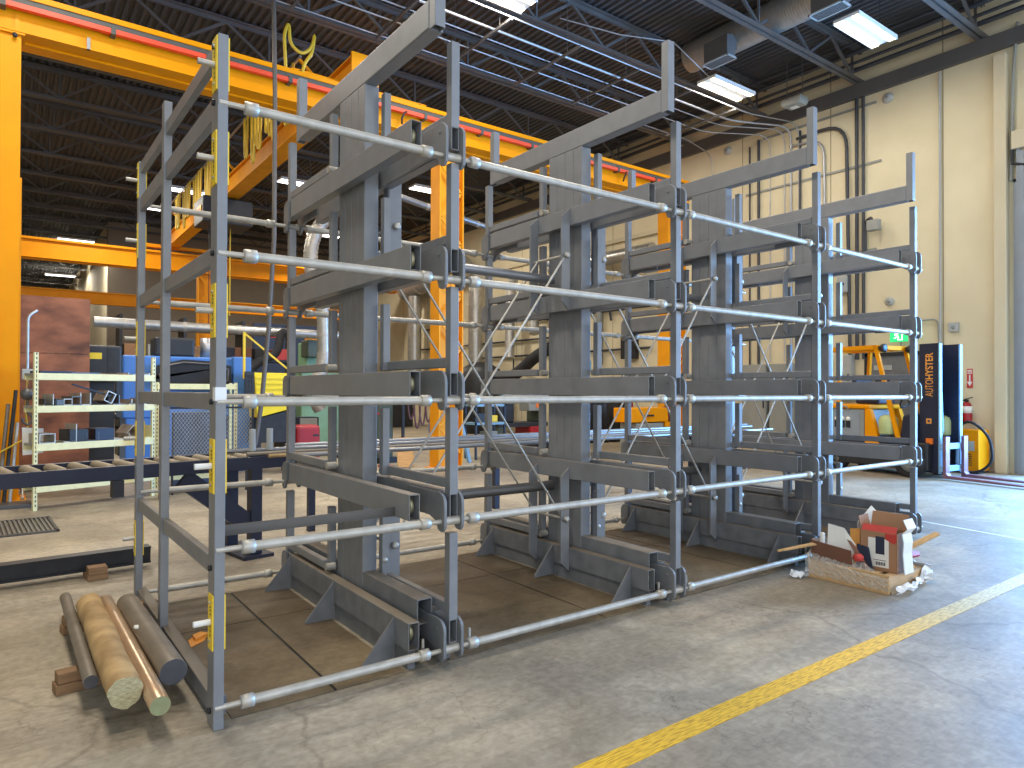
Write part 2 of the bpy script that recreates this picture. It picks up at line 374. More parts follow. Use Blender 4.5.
# door jamb and track
dj = MB(); dj.box(WX - 0.05, WX + 0.3, 4.56, 4.62, 0, 5.42); dj.box(WX - 0.10, WX - 0.05, 4.50, 4.56, 0, 6.0); dj.box(WX - 0.05, WX + 0.3, -1.6, 4.62, 5.36, 5.42)
dj.box(WX - 0.06, WX + 0.3, 4.18, 4.56, 0, 5.42); dj.box(WX - 0.12, WX - 0.06, 4.44, 4.50, 0, 5.9); dj.box(WX - 0.12, WX - 0.06, 4.24, 4.28, 0, 5.9)
struct(dj.build('trim_4', 'doorgrey'))
# corrugated deck, ribs along Y
d = MB(); x = -8.0; p = 0.155; prof = []
while x < WX:
    prof += [(x, 0), (x + 0.055, 0), (x + 0.08, 0.045), (x + 0.13, 0.045)]; x += p
vs = []; fs = []
for px, pz in prof: vs += [(px, -5, ZR + pz), (px, 61, ZR + pz)]
for i in range(len(prof) - 1): fs.append((2 * i, 2 * i + 1, 2 * i + 3, 2 * i + 2))
d.add(vs, fs); d.box(-8, 15.2, -5, 61, ZR + 0.06, ZR + 0.2)
struct(d.build('ceiling', 'deck'))

# roof trusses along X
tr = thing('roof_truss', 'grey open-web roof truss nearest the garage door, first from the right', 'roof truss', (0, 5.1, 8.2), 0, 'open-web roof trusses')
b = MB()
for s in (-1, 1): b.box(-8, WX - 0.03, s * 0.06 - 0.045, s * 0.06 + 0.045, 0, 0.018); b.box(-8, WX - 0.03, s * 0.02 - 0.006, s * 0.02 + 0.006, 0, 0.09)
b.build('bottom_chord', 'truss', tr)
b = MB()
for s in (-1, 1): b.box(-8, WX - 0.03, s * 0.06 - 0.045, s * 0.06 + 0.045, 0.70, 0.72); b.box(-8, WX - 0.03, s * 0.02 - 0.006, s * 0.02 + 0.006, 0.63, 0.72)
b.build('top_chord', 'truss', tr)
b = MB(); x = -7.6; up = True; k = 0
while x < WX - 1.0:
    nx = x + 0.85
    b.bar((x, 0, 0.06 if up else 0.66), (nx, 0, 0.66 if up else 0.06), 0.05, 0.05)
    if not up and k % 4 == 1: b.bar((nx, 0, 0.06), (nx, 0, 0.68), 0.04, 0.04)
    x = nx; up = not up; k += 1
b.build('web_lattice', 'truss', tr)
ty = 5.1; ti = 1
ORDL = ['%s' % o for o in ORD]
while ty < 34:
    ty += 2.32
    if ti < 13:
        copy_tree(tr, 'grey open-web roof truss, %s counting back from the garage door' % ORDL[ti], (0, ty, 8.2))
    else:
        copy_tree(tr, 'dim roof truss among the many far back at the left', (0, ty, 8.2))
    ti += 1
while ty < 58:
    ty += 3.4
    copy_tree(tr, 'dim roof truss among the many far back at the left', (0, ty, 8.2))

# ================================================================== THE RACK
Y0 = 4.26; X0 = 1.955; DX = 1.86
AZ = [0.115, 0.80, 1.463, 2.143, 2.815]      # underside of the arms
RZ = [0.095, 0.79, 1.445, 2.105, 2.775]      # crank shafts
AH = 0.14
CX = -0.0875                                  # axis of the upright
def mirror(pts): return [(2 * CX - a, -b_) for a, b_ in pts]
def rot_side(s, x, y): return (x, y) if s > 0 else (2 * CX - x, -y)

def rack_column(label):
    t = thing('cantilever_rack_upright', label, 'storage rack', (X0, Y0, 0), 0, 'uprights of the grey cantilever rack')
    # upright: four tubes welded side by side, seams left in
    b = MB()
    for k in range(4): b.box(-0.14, -0.04, -0.205 + k * 0.1025, -0.205 + (k + 1) * 0.1025, 0.1, 3.46)
    b.build('upright_post', 'steel', t, bevel=0.007)
    b = MB(); b.box(-0.14, -0.05, -1.03, 1.03, 3.46, 3.62); b.build('top_arm', 'steel', t, bevel=0.008)
    for s in (1, -1):
        b = MB(); ym = -1.06 * s
        b.rtube((-0.105, ym, 3.455), (-0.105, ym, 3.95), 0.065, 0.062, 0.006, (0, 1, 0)); b.box(-0.137, -0.073, ym - 0.03, ym + 0.03, 3.93, 3.95)
        b.build('end_stop', 'steel', t, bevel=0.003)
    # base
    for s in (1, -1):
        x0, _ = rot_side(s, -0.23, 0); x1, _ = rot_side(s, -0.165, 0); xa, xb = min(x0, x1), max(x0, x1)
        b = MB(); b.rtube(((xa + xb) / 2, -1.0 if s > 0 else -0.9, 0.18), ((xa + xb) / 2, 1.0 if s < 0 else 0.9, 0.18), 0.068, 0.15, 0.007)
        o = b.build('base_beam', 'steel_base', t, bevel=0.005)
        b = MB(); b.box((xa + xb) / 2 - 0.022, (xa + xb) / 2 + 0.022, -0.97, 0.97, 0, 0.105); b.build('base_channel', 'steel_base', o)
        b = MB(); b.rtube((CX, -0.92 * s, 0.275), (CX, -0.2 * s, 0.275), 0.095, 0.14, 0.007); b.build('foot_beam', 'steel_base', t, bevel=0.005)
    for yy in (-0.83, 0.035, 0.885):
        b = MB(); b.prism([(-0.225, 0.005), (-0.42, 0.005), (-0.42, 0.02), (-0.225, 0.255)], 'y', yy - 0.006, yy + 0.006)
        b.build('gusset', 'steel_base', t)
    b = MB(); b.lathe([(0.0, 0), (0.018, 0), (0.018, 0.05), (0.0, 0.05)], (-0.02, -0.24, 0.42), (0, -1, 0), 8); b.build('bolt', 'galv', t)
    # arms, rollers, roll-out frames
    for li in range(5):
        z = AZ[li]; zc = z + AH / 2
        for s in (1, -1):
            xc, _ = rot_side(s, -0.1975, 0)
            if li > 0:
                b = MB(); b.rtube((xc, -1.0 * s, zc), (xc, 0.93 * s, zc), 0.066, AH, 0.006)
                arm = b.build('arm', 'steel', t, bevel=0.005)
            else: arm = t
            yr = -0.915 * s
            b = MB(); b.lathe([(0.012, -0.012), (0.047, -0.012), (0.05, -0.008), (0.05, 0.008), (0.047, 0.012), (0.012, 0.012)], (xc + 0.006, yr, zc), (1, 0, 0), 20)
            b.build('roller', 'brass', arm)
            # roll-out frame on the other tube of this side
            xr, _ = rot_side(s, 0.012, 0)
            b = MB(); b.rtube((xr, -1.06 * s, zc), (xr, 0.9 * s * 0 + -0.25 * s, zc), 0.052, AH - 0.01, 0.007)
            ro = b.build('roll_out_arm', 'steel', t, bevel=0.004)
            b = MB(); b.rtube((xr, -1.033 * s, z + AH - 0.01), (xr, -1.033 * s, z + 0.605), 0.052, 0.054, 0.005, (0, 1, 0)); b.box(xr - 0.025, xr + 0.025, -1.033 * s - 0.026, -1.033 * s + 0.026, z + 0.59, z + 0.605)
            b.build('end_stop', 'steel', ro, bevel=0.004)
            b = MB(); b.box(xr - 0.022, xr + 0.022, -1.0 * s, -0.28 * s, z + AH + 0.022, z + AH + 0.078); b.build('rail', 'steel', ro, bevel=0.006)
            xi = xr - 0.03 * s; b = MB(); b.rtube((xi, -0.262 * s, z + AH + 0.022), (xi, -0.262 * s, z + 0.585), 0.046, 0.05, 0.005, (0, 1, 0)); b.box(xi - 0.022, xi + 0.022, -0.262 * s - 0.024, -0.262 * s + 0.024, z + 0.57, z + 0.585); b.box(xi - 0.02, xr + 0.02, -0.285 * s, -0.265 * s, z + AH + 0.024, z + AH + 0.076)
            b.build('inner_stop', 'steel', ro, bevel=0.006)
            # guide roller at the foot of the inner stop
            b = MB(); b.tube((xr + s * 0.03, -0.215 * s, z + AH + 0.045), (xr - s * 0.035, -0.215 * s, z + AH + 0.045), 0.026, 12); b.build('guide_roller', 'galv', ro)
            # bearing plates that carry the crank shaft
            for dxp in (-0.07, 0.040):
                xa, _ = rot_side(s, dxp, 0); xb, _ = rot_side(s, dxp + 0.017, 0)
                zb = RZ[li] - 0.055; zt = z + AH + 0.005
                poly = [(-0.93, zb + 0.075), (-1.01, zb + 0.05), (-1.025, zb + 0.01)] + [(-1.06 + 0.036 * math.sin(R(a)), zb + 0.038 - 0.04 * math.cos(R(a))) for a in (20, -20, -60, -90)] + \
                       [(-1.096, zt - 0.07)] + [(-1.036 - 0.06 * math.cos(R(a)), zt - 0.06 + 0.06 * math.sin(R(a))) for a in (20, 45, 70, 90)] + [(-0.68, zt), (-0.68, zb + 0.075)]
                if dxp > 0: poly = [(max(yy, -5) if yy < -0.985 else -0.985, zz) for yy, zz in poly]
                if li == 0: poly = [(yy, max(zz, 0.022)) for yy, zz in poly]
                b = MB(); b.prism([(yy * s, zz) for yy, zz in poly], 'x', min(xa, xb), max(xa, xb))
                if dxp < 0 and s > 0: b.lathe([(0, 0), (0.009, 0), (0.009, 0.006), (0, 0.006)], (min(xa, xb), -1.03 * s, zt - 0.05), (-1, 0, 0), 8)
                b.build('bearing_plate', 'plate', t, bevel=0.002)
    return t

def brace_plates(t, side):      # plates that anchor the diagonal tie rods
    for z0, z1, zr in ((0.075, 0.80 + 0.09, 0.49), (2.14, 2.95, 2.57)):
        for yy in (-0.16, 0.24):
            if side < 0: xa, xb = -0.232, -0.315
            else: xa, xb = 0.032, 0.122
            ya = yy if side < 0 else yy - 0.04
            b = MB(); b.prism([(xa, z0), (xb, z0 + 0.07), (xb, z1 - 0.07), (xa, z1)], 'y', ya - 0.008, ya + 0.008)
            b.box(xa - (0.0 if side < 0 else 0.006), xa + (0.006 if side < 0 else 0), ya, ya + 0.06, z0, z1)
            b.build('brace_plate', 'steel', t)
        xm = -0.275 if side < 0 else 0.08
        b = MB(); b.tube((xm, -0.2 - (0.04 if side > 0 else 0), zr), (xm, 0.28, zr), 0.012, 8)
        for yy in (-0.185, 0.26): b.lathe([(0, -0.014), (0.024, -0.014), (0.024, 0.014), (0, 0.014)], (xm, yy - (0.04 if side > 0 else 0), zr), (0, 1, 0), 6)
        b.build('anchor_bolt', 'galv', t)

base_col = rack_column('grey double-sided rack upright nearest the yellow-plated end frame, first from left')
UP_L = [None, 'grey double-sided rack upright second from the end frame, with brace plates on both sides',
        'grey double-sided rack upright third from the end frame, behind the tall post right of centre',
        'grey double-sided rack upright farthest right, behind the pallet of cardboard']
ups = [base_col] + [copy_tree(base_col, UP_L[k], (X0 + k * DX, Y0, 0)) for k in (1, 2, 3)]
for k in range(4):
    if k > 0: brace_plates(ups[k], -1)
    if k < 3: brace_plates(ups[k], 1)

# diagonal tie rods between uprights
BL = ['crossed thin tie rods and two round struts between the first and second rack uprights', 'crossed thin tie rods and two round struts between second and third rack uprights', 'crossed thin tie rods and two round struts between third and fourth rack uprights']
for k in range(3):
    loc = (X0 + k * DX, Y0, 0); t = thing('cross_brace', BL[k], 'brace', loc, 0, 'cross bracing of the rack')
    xa, xb = 0.08, DX - 0.275
    MB().tube((0.06, 0.04, 2.415), (DX - 0.235, 0.04, 2.405), 0.036, 16).build('strut_pipe', 'bar_blue', t)
    MB().tube((0.06, 0.04, 0.73), (DX - 0.235, 0.04, 0.73), 0.04, 16).build('strut_pipe', 'scale', t)
    for yy in (-0.15, 0.2):
        for za, zb in ((2.57, 0.49), (0.49, 2.57)):
            MB().tube((xa, yy + (0.012 if za > zb else -0.012), za), (xb, yy + (0.012 if za > zb else -0.012), zb), 0.0085, 8).build('tie_rod', 'galv', t)

# crank shafts: thin shaft, galvanized sleeves, couplings
LV = ['lowest', 'second lowest', 'middle', 'second highest', 'highest']
EX = 0.76
for side in (0, 1):
    yy = 3.2 if side == 0 else 2 * Y0 - 3.2
    for li in range(5):
        z = RZ[li]; x1 = X0 + 3 * DX + 0.13
        lab = ('galvanized crank shaft along the front of the rack, %s of five' if side == 0 else 'galvanized crank shaft along the back of the rack, %s of five') % LV[li]
        t = thing('crank_shaft', lab, 'shaft', (EX, yy, z), 0, 'crank shafts of the rack')
        MB().tube((-0.02, 0, 0), (x1 - EX, 0, 0), 0.013, 10).build('shaft', 'galv', t)
        for k in range(4):
            sh = 0 if side == 0 else -0.175
            xa = 0.09 if k == 0 else X0 + (k - 1) * DX + 0.105 - EX + sh
            xb = X0 + k * DX - 0.14 - EX + sh
            pr_ = MB().tube((xa, 0, 0), (xb, 0, 0), 0.0225, 14).build('sleeve_pipe', 'galv', t)
            for xx in (xa, xb - 0.06):
                MB().lathe([(0.022, 0), (0.031, 0.003), (0.031, 0.057), (0.022, 0.06)], (xx, 0, 0), (1, 0, 0), 14).build('coupling', 'galv', pr_)
            # bearing sleeve between the plates
            xs = X0 + k * DX - EX + sh
            MB().tube((xs - 0.055 + (0.0 if side == 0 else 0), 0, 0), (xs + 0.05, 0, 0), 0.024, 12).build('bearing_sleeve', 'galv', t)
            if li == 0 and side == 0:
                MB().tube((xb - 0.02, 0.03, -0.04), (xb - 0.02, 0.03, 0.075), 0.008, 8).build('pin', 'galv', t)
                if k: MB().tube((xa + 0.03, 0.03, -0.04), (xa + 0.03, 0.03, 0.075), 0.008, 8).build('pin', 'galv', t)

# end frame
ef = thing('rack_end_frame', 'tall grey steel end frame with yellow plates at the left end of the rack', 'frame', (0.734, 3.2, 0), R(0.5))
for nm, y, d in (('near', 0.048, 0.11), ('mid', 1.27, 0.07), ('far', 2.17, 0.075)):
    b = MB(); zt = 3.2 if nm == 'mid' else 3.08; b.rtube((0.022, y, 0.0), (0.022, y, zt), 0.044, d, 0.005, (0, 1, 0)); b.box(0.001, 0.043, y - d / 2 + .001, y + d / 2 - .001, zt - 0.02, zt)
    post = b.build('upright', 'steel', ef, bevel=0.004)
    if nm != 'mid':
        for zc in (2.95, 2.53, 1.85, 1.16, 0.47):
            for sx in (-1, 1):
                b = MB(); xx = -0.006 if sx < 0 else 0.044
                b.box(xx, xx + 0.006, y - d / 2 + 0.004, y + d / 2 - 0.03, zc - 0.12, zc + 0.12)
                pl = b.build('label_plate', 'ylabel', post)
                if sx < 0:
                    for dz in (-0.085, 0.085):
                        MB().lathe([(0, 0), (0.008, 0), (0.006, 0.005), (0, 0.005)], (-0.006, y - 0.01, zc + dz), (-1, 0, 0), 8).build('bolt', 'galv', pl)
                    bb = MB()
                    for q in range(3): bb.box(-0.0075, -0.006, y - 0.02, y - 0.012, zc - 0.065 + q * 0.02, zc - 0.052 + q * 0.02); bb.box(-0.0075, -0.006, y - 0.02, y - 0.012, zc + 0.03 + q * 0.016, zc + 0.04 + q * 0.016)
                    bb.build('lettering', 'black', pl)
            MB().tube((-0.075, y - 0.012, zc), (0.0, y - 0.012, zc), 0.0135, 12).build('stub_pin', 'white' if (nm == 'near' and zc < 1.2) else 'galv', post)
    if nm == 'near':
        MB().box(-0.002, 0.046, y - 0.057, y - 0.01, 1.45, 1.51).build('tape', 'white', post)
for z0, z1 in ((3.0, 3.075), (2.735, 2.835), (2.07, 2.15), (1.405, 1.485), (0.665, 0.745)):
    b = MB(); b.box(0.010, 0.044, 0.07, 2.14, z0, z1); rl = b.build('rail', 'steel', ef, bevel=0.004)
    MB().lathe([(0, 0), (0.014, 0), (0.014, 0.012), (0, 0.012)], (0.0, 0.05, (z0 + z1) / 2), (-1, 0, 0), 6).build('bolt', 'black', rl)
b = MB(); b.box(0.012, 0.075, 0.07, 2.2, 0.03, 0.115); rl = b.build('bottom_rail', 'steel_base', ef, bevel=0.004)
MB().lathe([(0, 0), (0.014, 0), (0.014, 0.012), (0, 0.012)], (0.0, 0.045, 0.075), (-1, 0, 0), 6).build('bolt', 'black', rl)
# flat tie bar from end frame to the first arm
tag(MB().box(0.80, 1.72, 3.42, 3.435, 0.805, 0.855).build('tie_bar', 'scale'), 'flat steel tie bar from end frame to the first rack arm', 'bar')
# floor plates under the bays
PL = ['dirty brown steel floor plate in bay beside the end frame', 'dirty brown steel floor plate between the first two rack uprights', 'dirty brown steel floor plate between second and third rack uprights', 'dirty brown steel floor plate in bay farthest from end frame']
for k in range(4):
    xa = 0.83 if k == 0 else X0 + (k - 1) * DX + 0.03; xb = X0 + k * DX - 0.25
    t = thing('floor_plate', PL[k], 'floor plate', ((xa + xb) / 2, Y0, 0), 0, 'floor plates under the rack')
    h = (xb - xa) / 2; sp = h - 0.38
    MB().box(-h, h, -0.99, 1.02, 0.0, 0.002).build('seam_bed', 'black', t)
    for (a0, a1) in ((-h, sp - 0.008), (sp + 0.008, h)):
        for (c0, c1) in ((-0.99, 0.30), (0.312, 1.02)):
            MB().box(a0, a1, c0, c1, 0.002, 0.007).build('plate_sheet', 'floorplate', t)

# ================================================================== FLOOR MARKINGS
tag(MB().box(1.2, 9.2, 1.93, 2.05, 0.0, 0.003).build('floor_stripe', 'stripe'), 'broad yellow painted floor stripe running along in front of the rack', 'floor marking')
tag(MB().prism([(8.57, 3.8), (8.2, 2.0), (8.24, 1.99), (8.61, 3.79)], 'z', 0, 0.002).build('floor_line', 'white'), 'thin white painted floor line beyond the pallet', 'floor marking')

# ================================================================== ROUND BARS ON CRIBBING
def wood_block(loc, rz, L, W, H, label, group=None):
    t = thing('wood_block', label, 'wood block', loc, rz, group)
    MB().box(-L / 2, L / 2, -W / 2, W / 2, 0, H * 0.48).build('lower_timber', 'wood', t, bevel=0.004)
    MB().box(-L / 2 + 0.01, L / 2 - 0.02, -W / 2 + 0.008, W / 2 - 0.004, H * 0.5, H).build('upper_timber', 'wood', t, bevel=0.004)
    return t
CH_ = 0.10
wood_block((0.47, 4.09, 0), R(8), 0.56, 0.10, CH_, 'stacked timber cribbing under the near ends of the round bars')
wood_block((0.55, 5.05, 0), R(8), 0.56, 0.10, CH_, 'stacked timber cribbing under the far ends of the round bars')
def round_bar(p, q, r, m, mend, label, rough=False):
    p, q = Vector(p), Vector(q)
    t = thing('round_bar', label, 'metal bar', p, 0, None)
    d = (q - p); L = d.length; n = 26; b = MB(); a, c = b.frame(d); dd = d.normalized()
    rings = []; K = 16
    for k in range(K + 1):
        for i in range(n):
            ang = 2 * math.pi * i / n; rr = r
            if rough: rr = r * (1 + 0.035 * math.sin(3 * ang + k * 0.7) + 0.03 * math.sin(7 * ang + k * 1.9) + rnd.uniform(-0.02, 0.02))
            if not rough and k in (0, K): rr = r * 0.965
            off = L * k / K
            if not rough and k == 1: off = r * 0.05
            if not rough and k == K - 1: off = L - r * 0.05
            rings.append(dd * off + (a * math.cos(ang) + c * math.sin(ang)) * rr)
    b.add(rings, [(k * n + i, k * n + (i + 1) % n, (k + 1) * n + (i + 1) % n, (k + 1) * n + i) for k in range(K) for i in range(n)], True)
    b.build('bar_body', m, t)
    for rg in (rings[:n], rings[-n:]):
        MB().add([v - dd * 0.002 if rg is rings else v for v in rg], [tuple(range(n))]).build('cut_end', mend, t)
    return t
round_bar((0.322, 3.74, CH_ + 0.032), (0.312, 5.36, CH_ + 0.032), 0.032, 'bar_grey', 'bar_dark', 'thinnest grey round bar, leftmost on the timber cribbing')
round_bar((0.424, 3.42, CH_ + 0.071), (0.412, 4.95, CH_ + 0.071), 0.069, 'stone', 'sawn', 'thick rough tan round bar with a pale chopped end', True)
round_bar((0.536, 3.26, CH_ + 0.042), (0.512, 5.07, CH_ + 0.042), 0.042, 'bronze', 'bronze_end', 'shiny bronze-toned round bar with greenish end')
round_bar((0.640, 3.56, CH_ + 0.062), (0.612, 4.87, CH_ + 0.062), 0.062, 'bar_grey', 'bar_dark', 'thick dark grey round bar beside the end frame')
tag(MB().lathe([(0, 0), (0.018, 0.002), (0.02, 0.012), (0, 0.014)], (0.575, 4.22, 0.195), (0.3, -0.2, 1), 7).build('metal_tag', 'paper'), 'small pale metal tag lying across the round bars', 'tag')
b = MB(); b.prism([(0.86, 4.28), (0.95, 4.36), (1.0, 4.48), (0.93, 4.5), (0.87, 4.40)], 'z', 0.008, 0.011); b.prism([(0.90, 4.36), (0.99, 4.42), (0.95, 4.47), (0.90, 4.44)], 'z', 0.011, 0.03)
tag(b.build('torn_wrapper', 'orangep'), 'torn yellow wrapper lying on floor inside the end frame', 'litter')

# ================================================================== PALLET OF CARDBOARD
pl = thing('pallet', 'small shrink-wrapped wooden pallet loaded with waste cardboard', 'pallet', (5.25, 2.41, 0))
for y in (0.0, 0.27, 0.54):
    MB().box(0, 0.58, y, y + 0.09, 0.018, 0.10).build('stringer', 'palewood', pl, bevel=0.003)
for i in range(5):
    MB().box(-0.004, 0.584, i * 0.135, i * 0.135 + 0.09, 0.10, 0.118).build('deck_board', 'palewood', pl, bevel=0.002)
for i in range(3):
    MB().box(0.02 + i * 0.23, 0.11 + i * 0.23, -0.003, 0.633, 0.0, 0.018).build('bottom_board', 'palewood', pl, bevel=0.002)
MB().box(-0.02, -0.004, 0.0, 0.63, 0.0, 0.145).build('side_board', 'palewood', pl, bevel=0.003)
# crumpled wrap
wrapm = mat('clear_wrap', (0.80, 0.78, 0.70), 0.15, 0, 0.1, 20, 0.5, 25)
wb = wrapm.node_tree.nodes['Principled BSDF']; wb.inputs['Alpha'].default_value = 0.34; wb.inputs['Specular IOR Level'].default_value = 0.8
def crumple(nu, nv, f, amp, seed):
    r_ = random.Random(seed); vs = []
    for i in range(nu + 1):
        for j in range(nv + 1):
            p = f(i / nu, j / nv); vs.append((p[0] + r_.uniform(-amp, amp), p[1] + r_.uniform(-amp, amp), max(0.004, p[2] + r_.uniform(-amp, amp))))
    fs = [(i * (nv + 1) + j, (i + 1) * (nv + 1) + j, (i + 1) * (nv + 1) + j + 1, i * (nv + 1) + j + 1) for i in range(nu) for j in range(nv)]
    return MB().add(vs, fs, False)
crumple(30, 12, lambda u, v: (-0.028 + max(0, v - 0.55) * 0.62 * u, 0.0 + u * 0.65, 0.03 + min(v, 0.55) / 0.55 * (0.075 + 0.07 * u) + max(0, v - .55) * (0.02 + 0.26 * u)), 0.006, 3).build('shrink_wrap', wrapm, pl)
wm2 = mat('white_film', (0.72, 0.74, 0.76), 0.3, 0, 0.08, 15, 0.4, 30)
crumple(20, 7, lambda u, v: (0.0 + u * 0.62, -0.035 - 0.025 * math.sin(v * 3.1) - 0.03 * math.sin(u * 6), 0.012 + v * (0.045 + 0.05 * (u > 0.75)) + 0.03 * math.sin(u * 9) ** 2), 0.01, 9).build('wrap_tail', wm2, pl)
crumple(8, 6, lambda u, v: (0.58 + 0.07 * math.sin(v * 3.1), -0.03 + u * 0.35, 0.01 + v * 0.14), 0.014, 12).build('wrap_tail', wm2, pl)
crumple(6, 5, lambda u, v: (-0.04 - u * 0.12, 0.62 + v * 0.10, 0.01 + 0.035 * math.sin(u * 3.1)), 0.012, 15).build('wrap_tail', wm2, pl)
# open box standing upright at the front corner
T_ = 0.004
bx = thing('cardboard_box', 'open upright brown cardboard box with white panel and dark block print', 'box', (5.43, 2.44, 0.118), R(4))
b = MB(); W_, D_, H_ = 0.20, 0.27, 0.30
b.box(0, W_, 0, D_, 0, T_); b.box(0, T_, 0, D_, 0, H_); b.box(W_ - T_, W_, 0, D_, 0, H_); b.box(0, W_, 0, T_, 0, H_); b.box(0, W_, D_ - T_, D_, 0, H_)
b.build('body', 'card', bx)
lab = MB().box(-0.0015, 0, 0.06, 0.21, 0.03, 0.25).build('printed_panel', 'paper', bx)
MB().box(-0.003, -0.0015, 0.09, 0.155, 0.13, 0.265).build('dark_block', 'navyprint', lab)
bc = MB()
for i in range(11): bc.box(-0.0028, -0.0015, 0.085 + i * 0.0065, 0.088 + i * 0.0065 + 0.002 * (i % 3 == 0), 0.045, 0.07)
bc.box(-0.0028, -0.0015, 0.08, 0.17, 0.082, 0.086)
bc.build('barcode', 'navyprint', lab)
MB().prism([(0.02, 0.22), (0.085, 0.25), (0.085, 0.295), (0.005, 0.295), (0.005, 0.24)], 'x', -0.003, 0).build('red_corner', 'redprint', bx)
b = MB(); b.hexa([(0, 0.01, H_), (0, D_ - 0.01, H_), (T_, D_ - 0.01, H_), (T_, 0.01, H_), (0.035, 0.01, H_ + 0.045), (0.035, D_ - 0.01, H_ + 0.045), (0.039, D_ - 0.01, H_ + 0.043), (0.039, 0.01, H_ + 0.043)])
b.build('flap', 'redprint', bx)
b = MB(); b.hexa([(W_ - T_, 0, H_), (W_, 0, H_), (W_, D_, H_), (W_ - T_, D_, H_), (W_ + 0.035, 0, H_ + 0.12), (W_ + 0.039, 0, H_ + 0.12), (W_ + 0.039, D_, H_ + 0.12), (W_ + 0.035, D_, H_ + 0.12)])
b.build('flap', 'card', bx)
b = MB(); b.hexa([(0.02, D_ - T_, H_), (W_ - 0.01, D_ - T_, H_), (W_ - 0.01, D_, H_), (0.02, D_, H_), (0.02, D_ + 0.02, H_ + 0.10), (W_ - 0.01, D_ + 0.02, H_ + 0.10), (W_ - 0.01, D_ + 0.024, H_ + 0.10), (0.02, D_ + 0.024, H_ + 0.10)])
b.build('flap', 'card', bx)
# white folded sleeve leaning on the box
sl = MB()
prof = [(-0.03, 0.0), (-0.018, 0.15), (-0.024, 0.24), (-0.012, 0.30), (-0.05, 0.345), (-0.02, 0.41)]
for (ya, za), (yb, zb) in zip(prof[:-1], prof[1:]):
    sl.hexa([(5.455, 2.425 + ya, 0.118 + za), (5.60, 2.425 + ya, 0.118 + za), (5.60, 2.431 + ya, 0.118 + za), (5.455, 2.431 + ya, 0.118 + za), (5.455, 2.425 + yb, 0.118 + zb), (5.60, 2.425 + yb, 0.118 + zb), (5.60, 2.431 + yb, 0.118 + zb), (5.455, 2.431 + yb, 0.118 + zb)])
tag(sl.build('cardboard_sleeve', 'paper'), 'creased white cardboard sleeve leaning on the near side of the upright box', 'cardboard')
def board(name, m, pts, th, label, cat='cardboard'):
    pts = [Vector(p) for p in pts]; n = (pts[1] - pts[0]).cross(pts[2] - pts[0]).normalized() * th; k = len(pts)
    b = MB(); b.add(list(pts) + [p + n for p in pts], [tuple(reversed(range(k))), tuple(range(k, 2 * k))] + [(i, (i + 1) % k, k + (i + 1) % k, k + i) for i in range(k)])
    return tag(b.build(name, m), label, cat)
board('cardboard_sheet', 'paper', [(5.54, 2.78, 0.118), (5.80, 2.70, 0.118), (5.80, 2.72, 0.46), (5.69, 2.76, 0.57), (5.54, 2.80, 0.44)], 0.004, 'white pointed cardboard sheet standing behind the upright box')
board('cardboard_sheet', 'card', [(5.70, 2.50, 0.14), (5.73, 2.80, 0.14), (5.75, 2.80, 0.44), (5.72, 2.50, 0.46)], 0.004, 'tall brown cardboard sheet at the right rear of the pallet')
board('cardboard_sheet', 'carddark', [(5.27, 2.70, 0.125), (5.27, 3.03, 0.125), (5.25, 3.03, 0.30), (5.25, 2.70, 0.27)], 0.005, 'low dark brown cardboard side standing at the left end of pallet')
board('cardboard_sheet', 'card', [(5.27, 3.03, 0.125), (5.62, 3.03, 0.125), (5.62, 3.03, 0.27), (5.27, 3.03, 0.31)], 0.005, 'brown cardboard sheet standing along the rear left edge of pallet')
board('cardboard_sheet', 'paper', [(5.30, 2.92, 0.15), (5.34, 2.74, 0.13), (5.36, 2.72, 0.30), (5.34, 2.80, 0.42), (5.32, 2.92, 0.44)], 0.004, 'white cardboard sheet leaning over the open box with an orange corner')
board('cardboard_sheet', 'orangep', [(5.40, 2.72, 0.13), (5.44, 2.80, 0.13), (5.47, 2.82, 0.40), (5.43, 2.72, 0.42)], 0.005, 'orange-brown cardboard sheet leaning among the waste')
board('cardboard_sheet', 'navyprint', [(5.35, 2.58, 0.125), (5.37, 2.72, 0.125), (5.42, 2.74, 0.30), (5.40, 2.64, 0.29)], 0.005, 'dark printed cardboard sheet leaning left of the upright box')
board('cardboard_sheet', 'carddark', [(5.31, 2.60, 0.125), (5.33, 2.62, 0.125), (5.36, 2.80, 0.36), (5.34, 2.80, 0.36)], 0.02, 'dark cardboard strip sloping down to the upright box')
board('foam_board', 'redpaint', [(5.62, 2.46, 0.2), (5.79, 2.44, 0.2), (5.79, 2.47, 0.225), (5.62, 2.49, 0.225)], 0.03, 'red plastic strip lying at the right of the pallet', 'strip')
board('wood_plank', 'palewood', [(5.60, 2.53, 0.20), (5.98, 2.36, 0.36), (5.99, 2.40, 0.37), (5.60, 2.58, 0.215)], 0.014, 'thin wooden plank sticking out to the right of the pallet', 'plank')
board('wood_plank', 'palewood', [(5.25, 2.98, 0.27), (5.06, 3.20, 0.20), (5.07, 3.22, 0.205), (5.27, 3.0, 0.285)], 0.01, 'thin wooden lath sticking out to the left of the pallet', 'plank')
tag(MB().lathe([(0, 0), (0.03, 0.005), (0.042, 0.03), (0.03, 0.055), (0, 0.06)], (5.29, 2.66, 0.19), (0.2, 0.3, 1), 12).build('plastic_cap', 'redprint'), 'red plastic cap under the wrap at the left of the pallet', 'cap')
tag(MB().box(5.30, 5.33, 2.95, 2.985, 0.13, 0.36).build('paper_roll', 'paper', bevel=0.01), 'small white paper roll standing in the left box', 'paper roll')
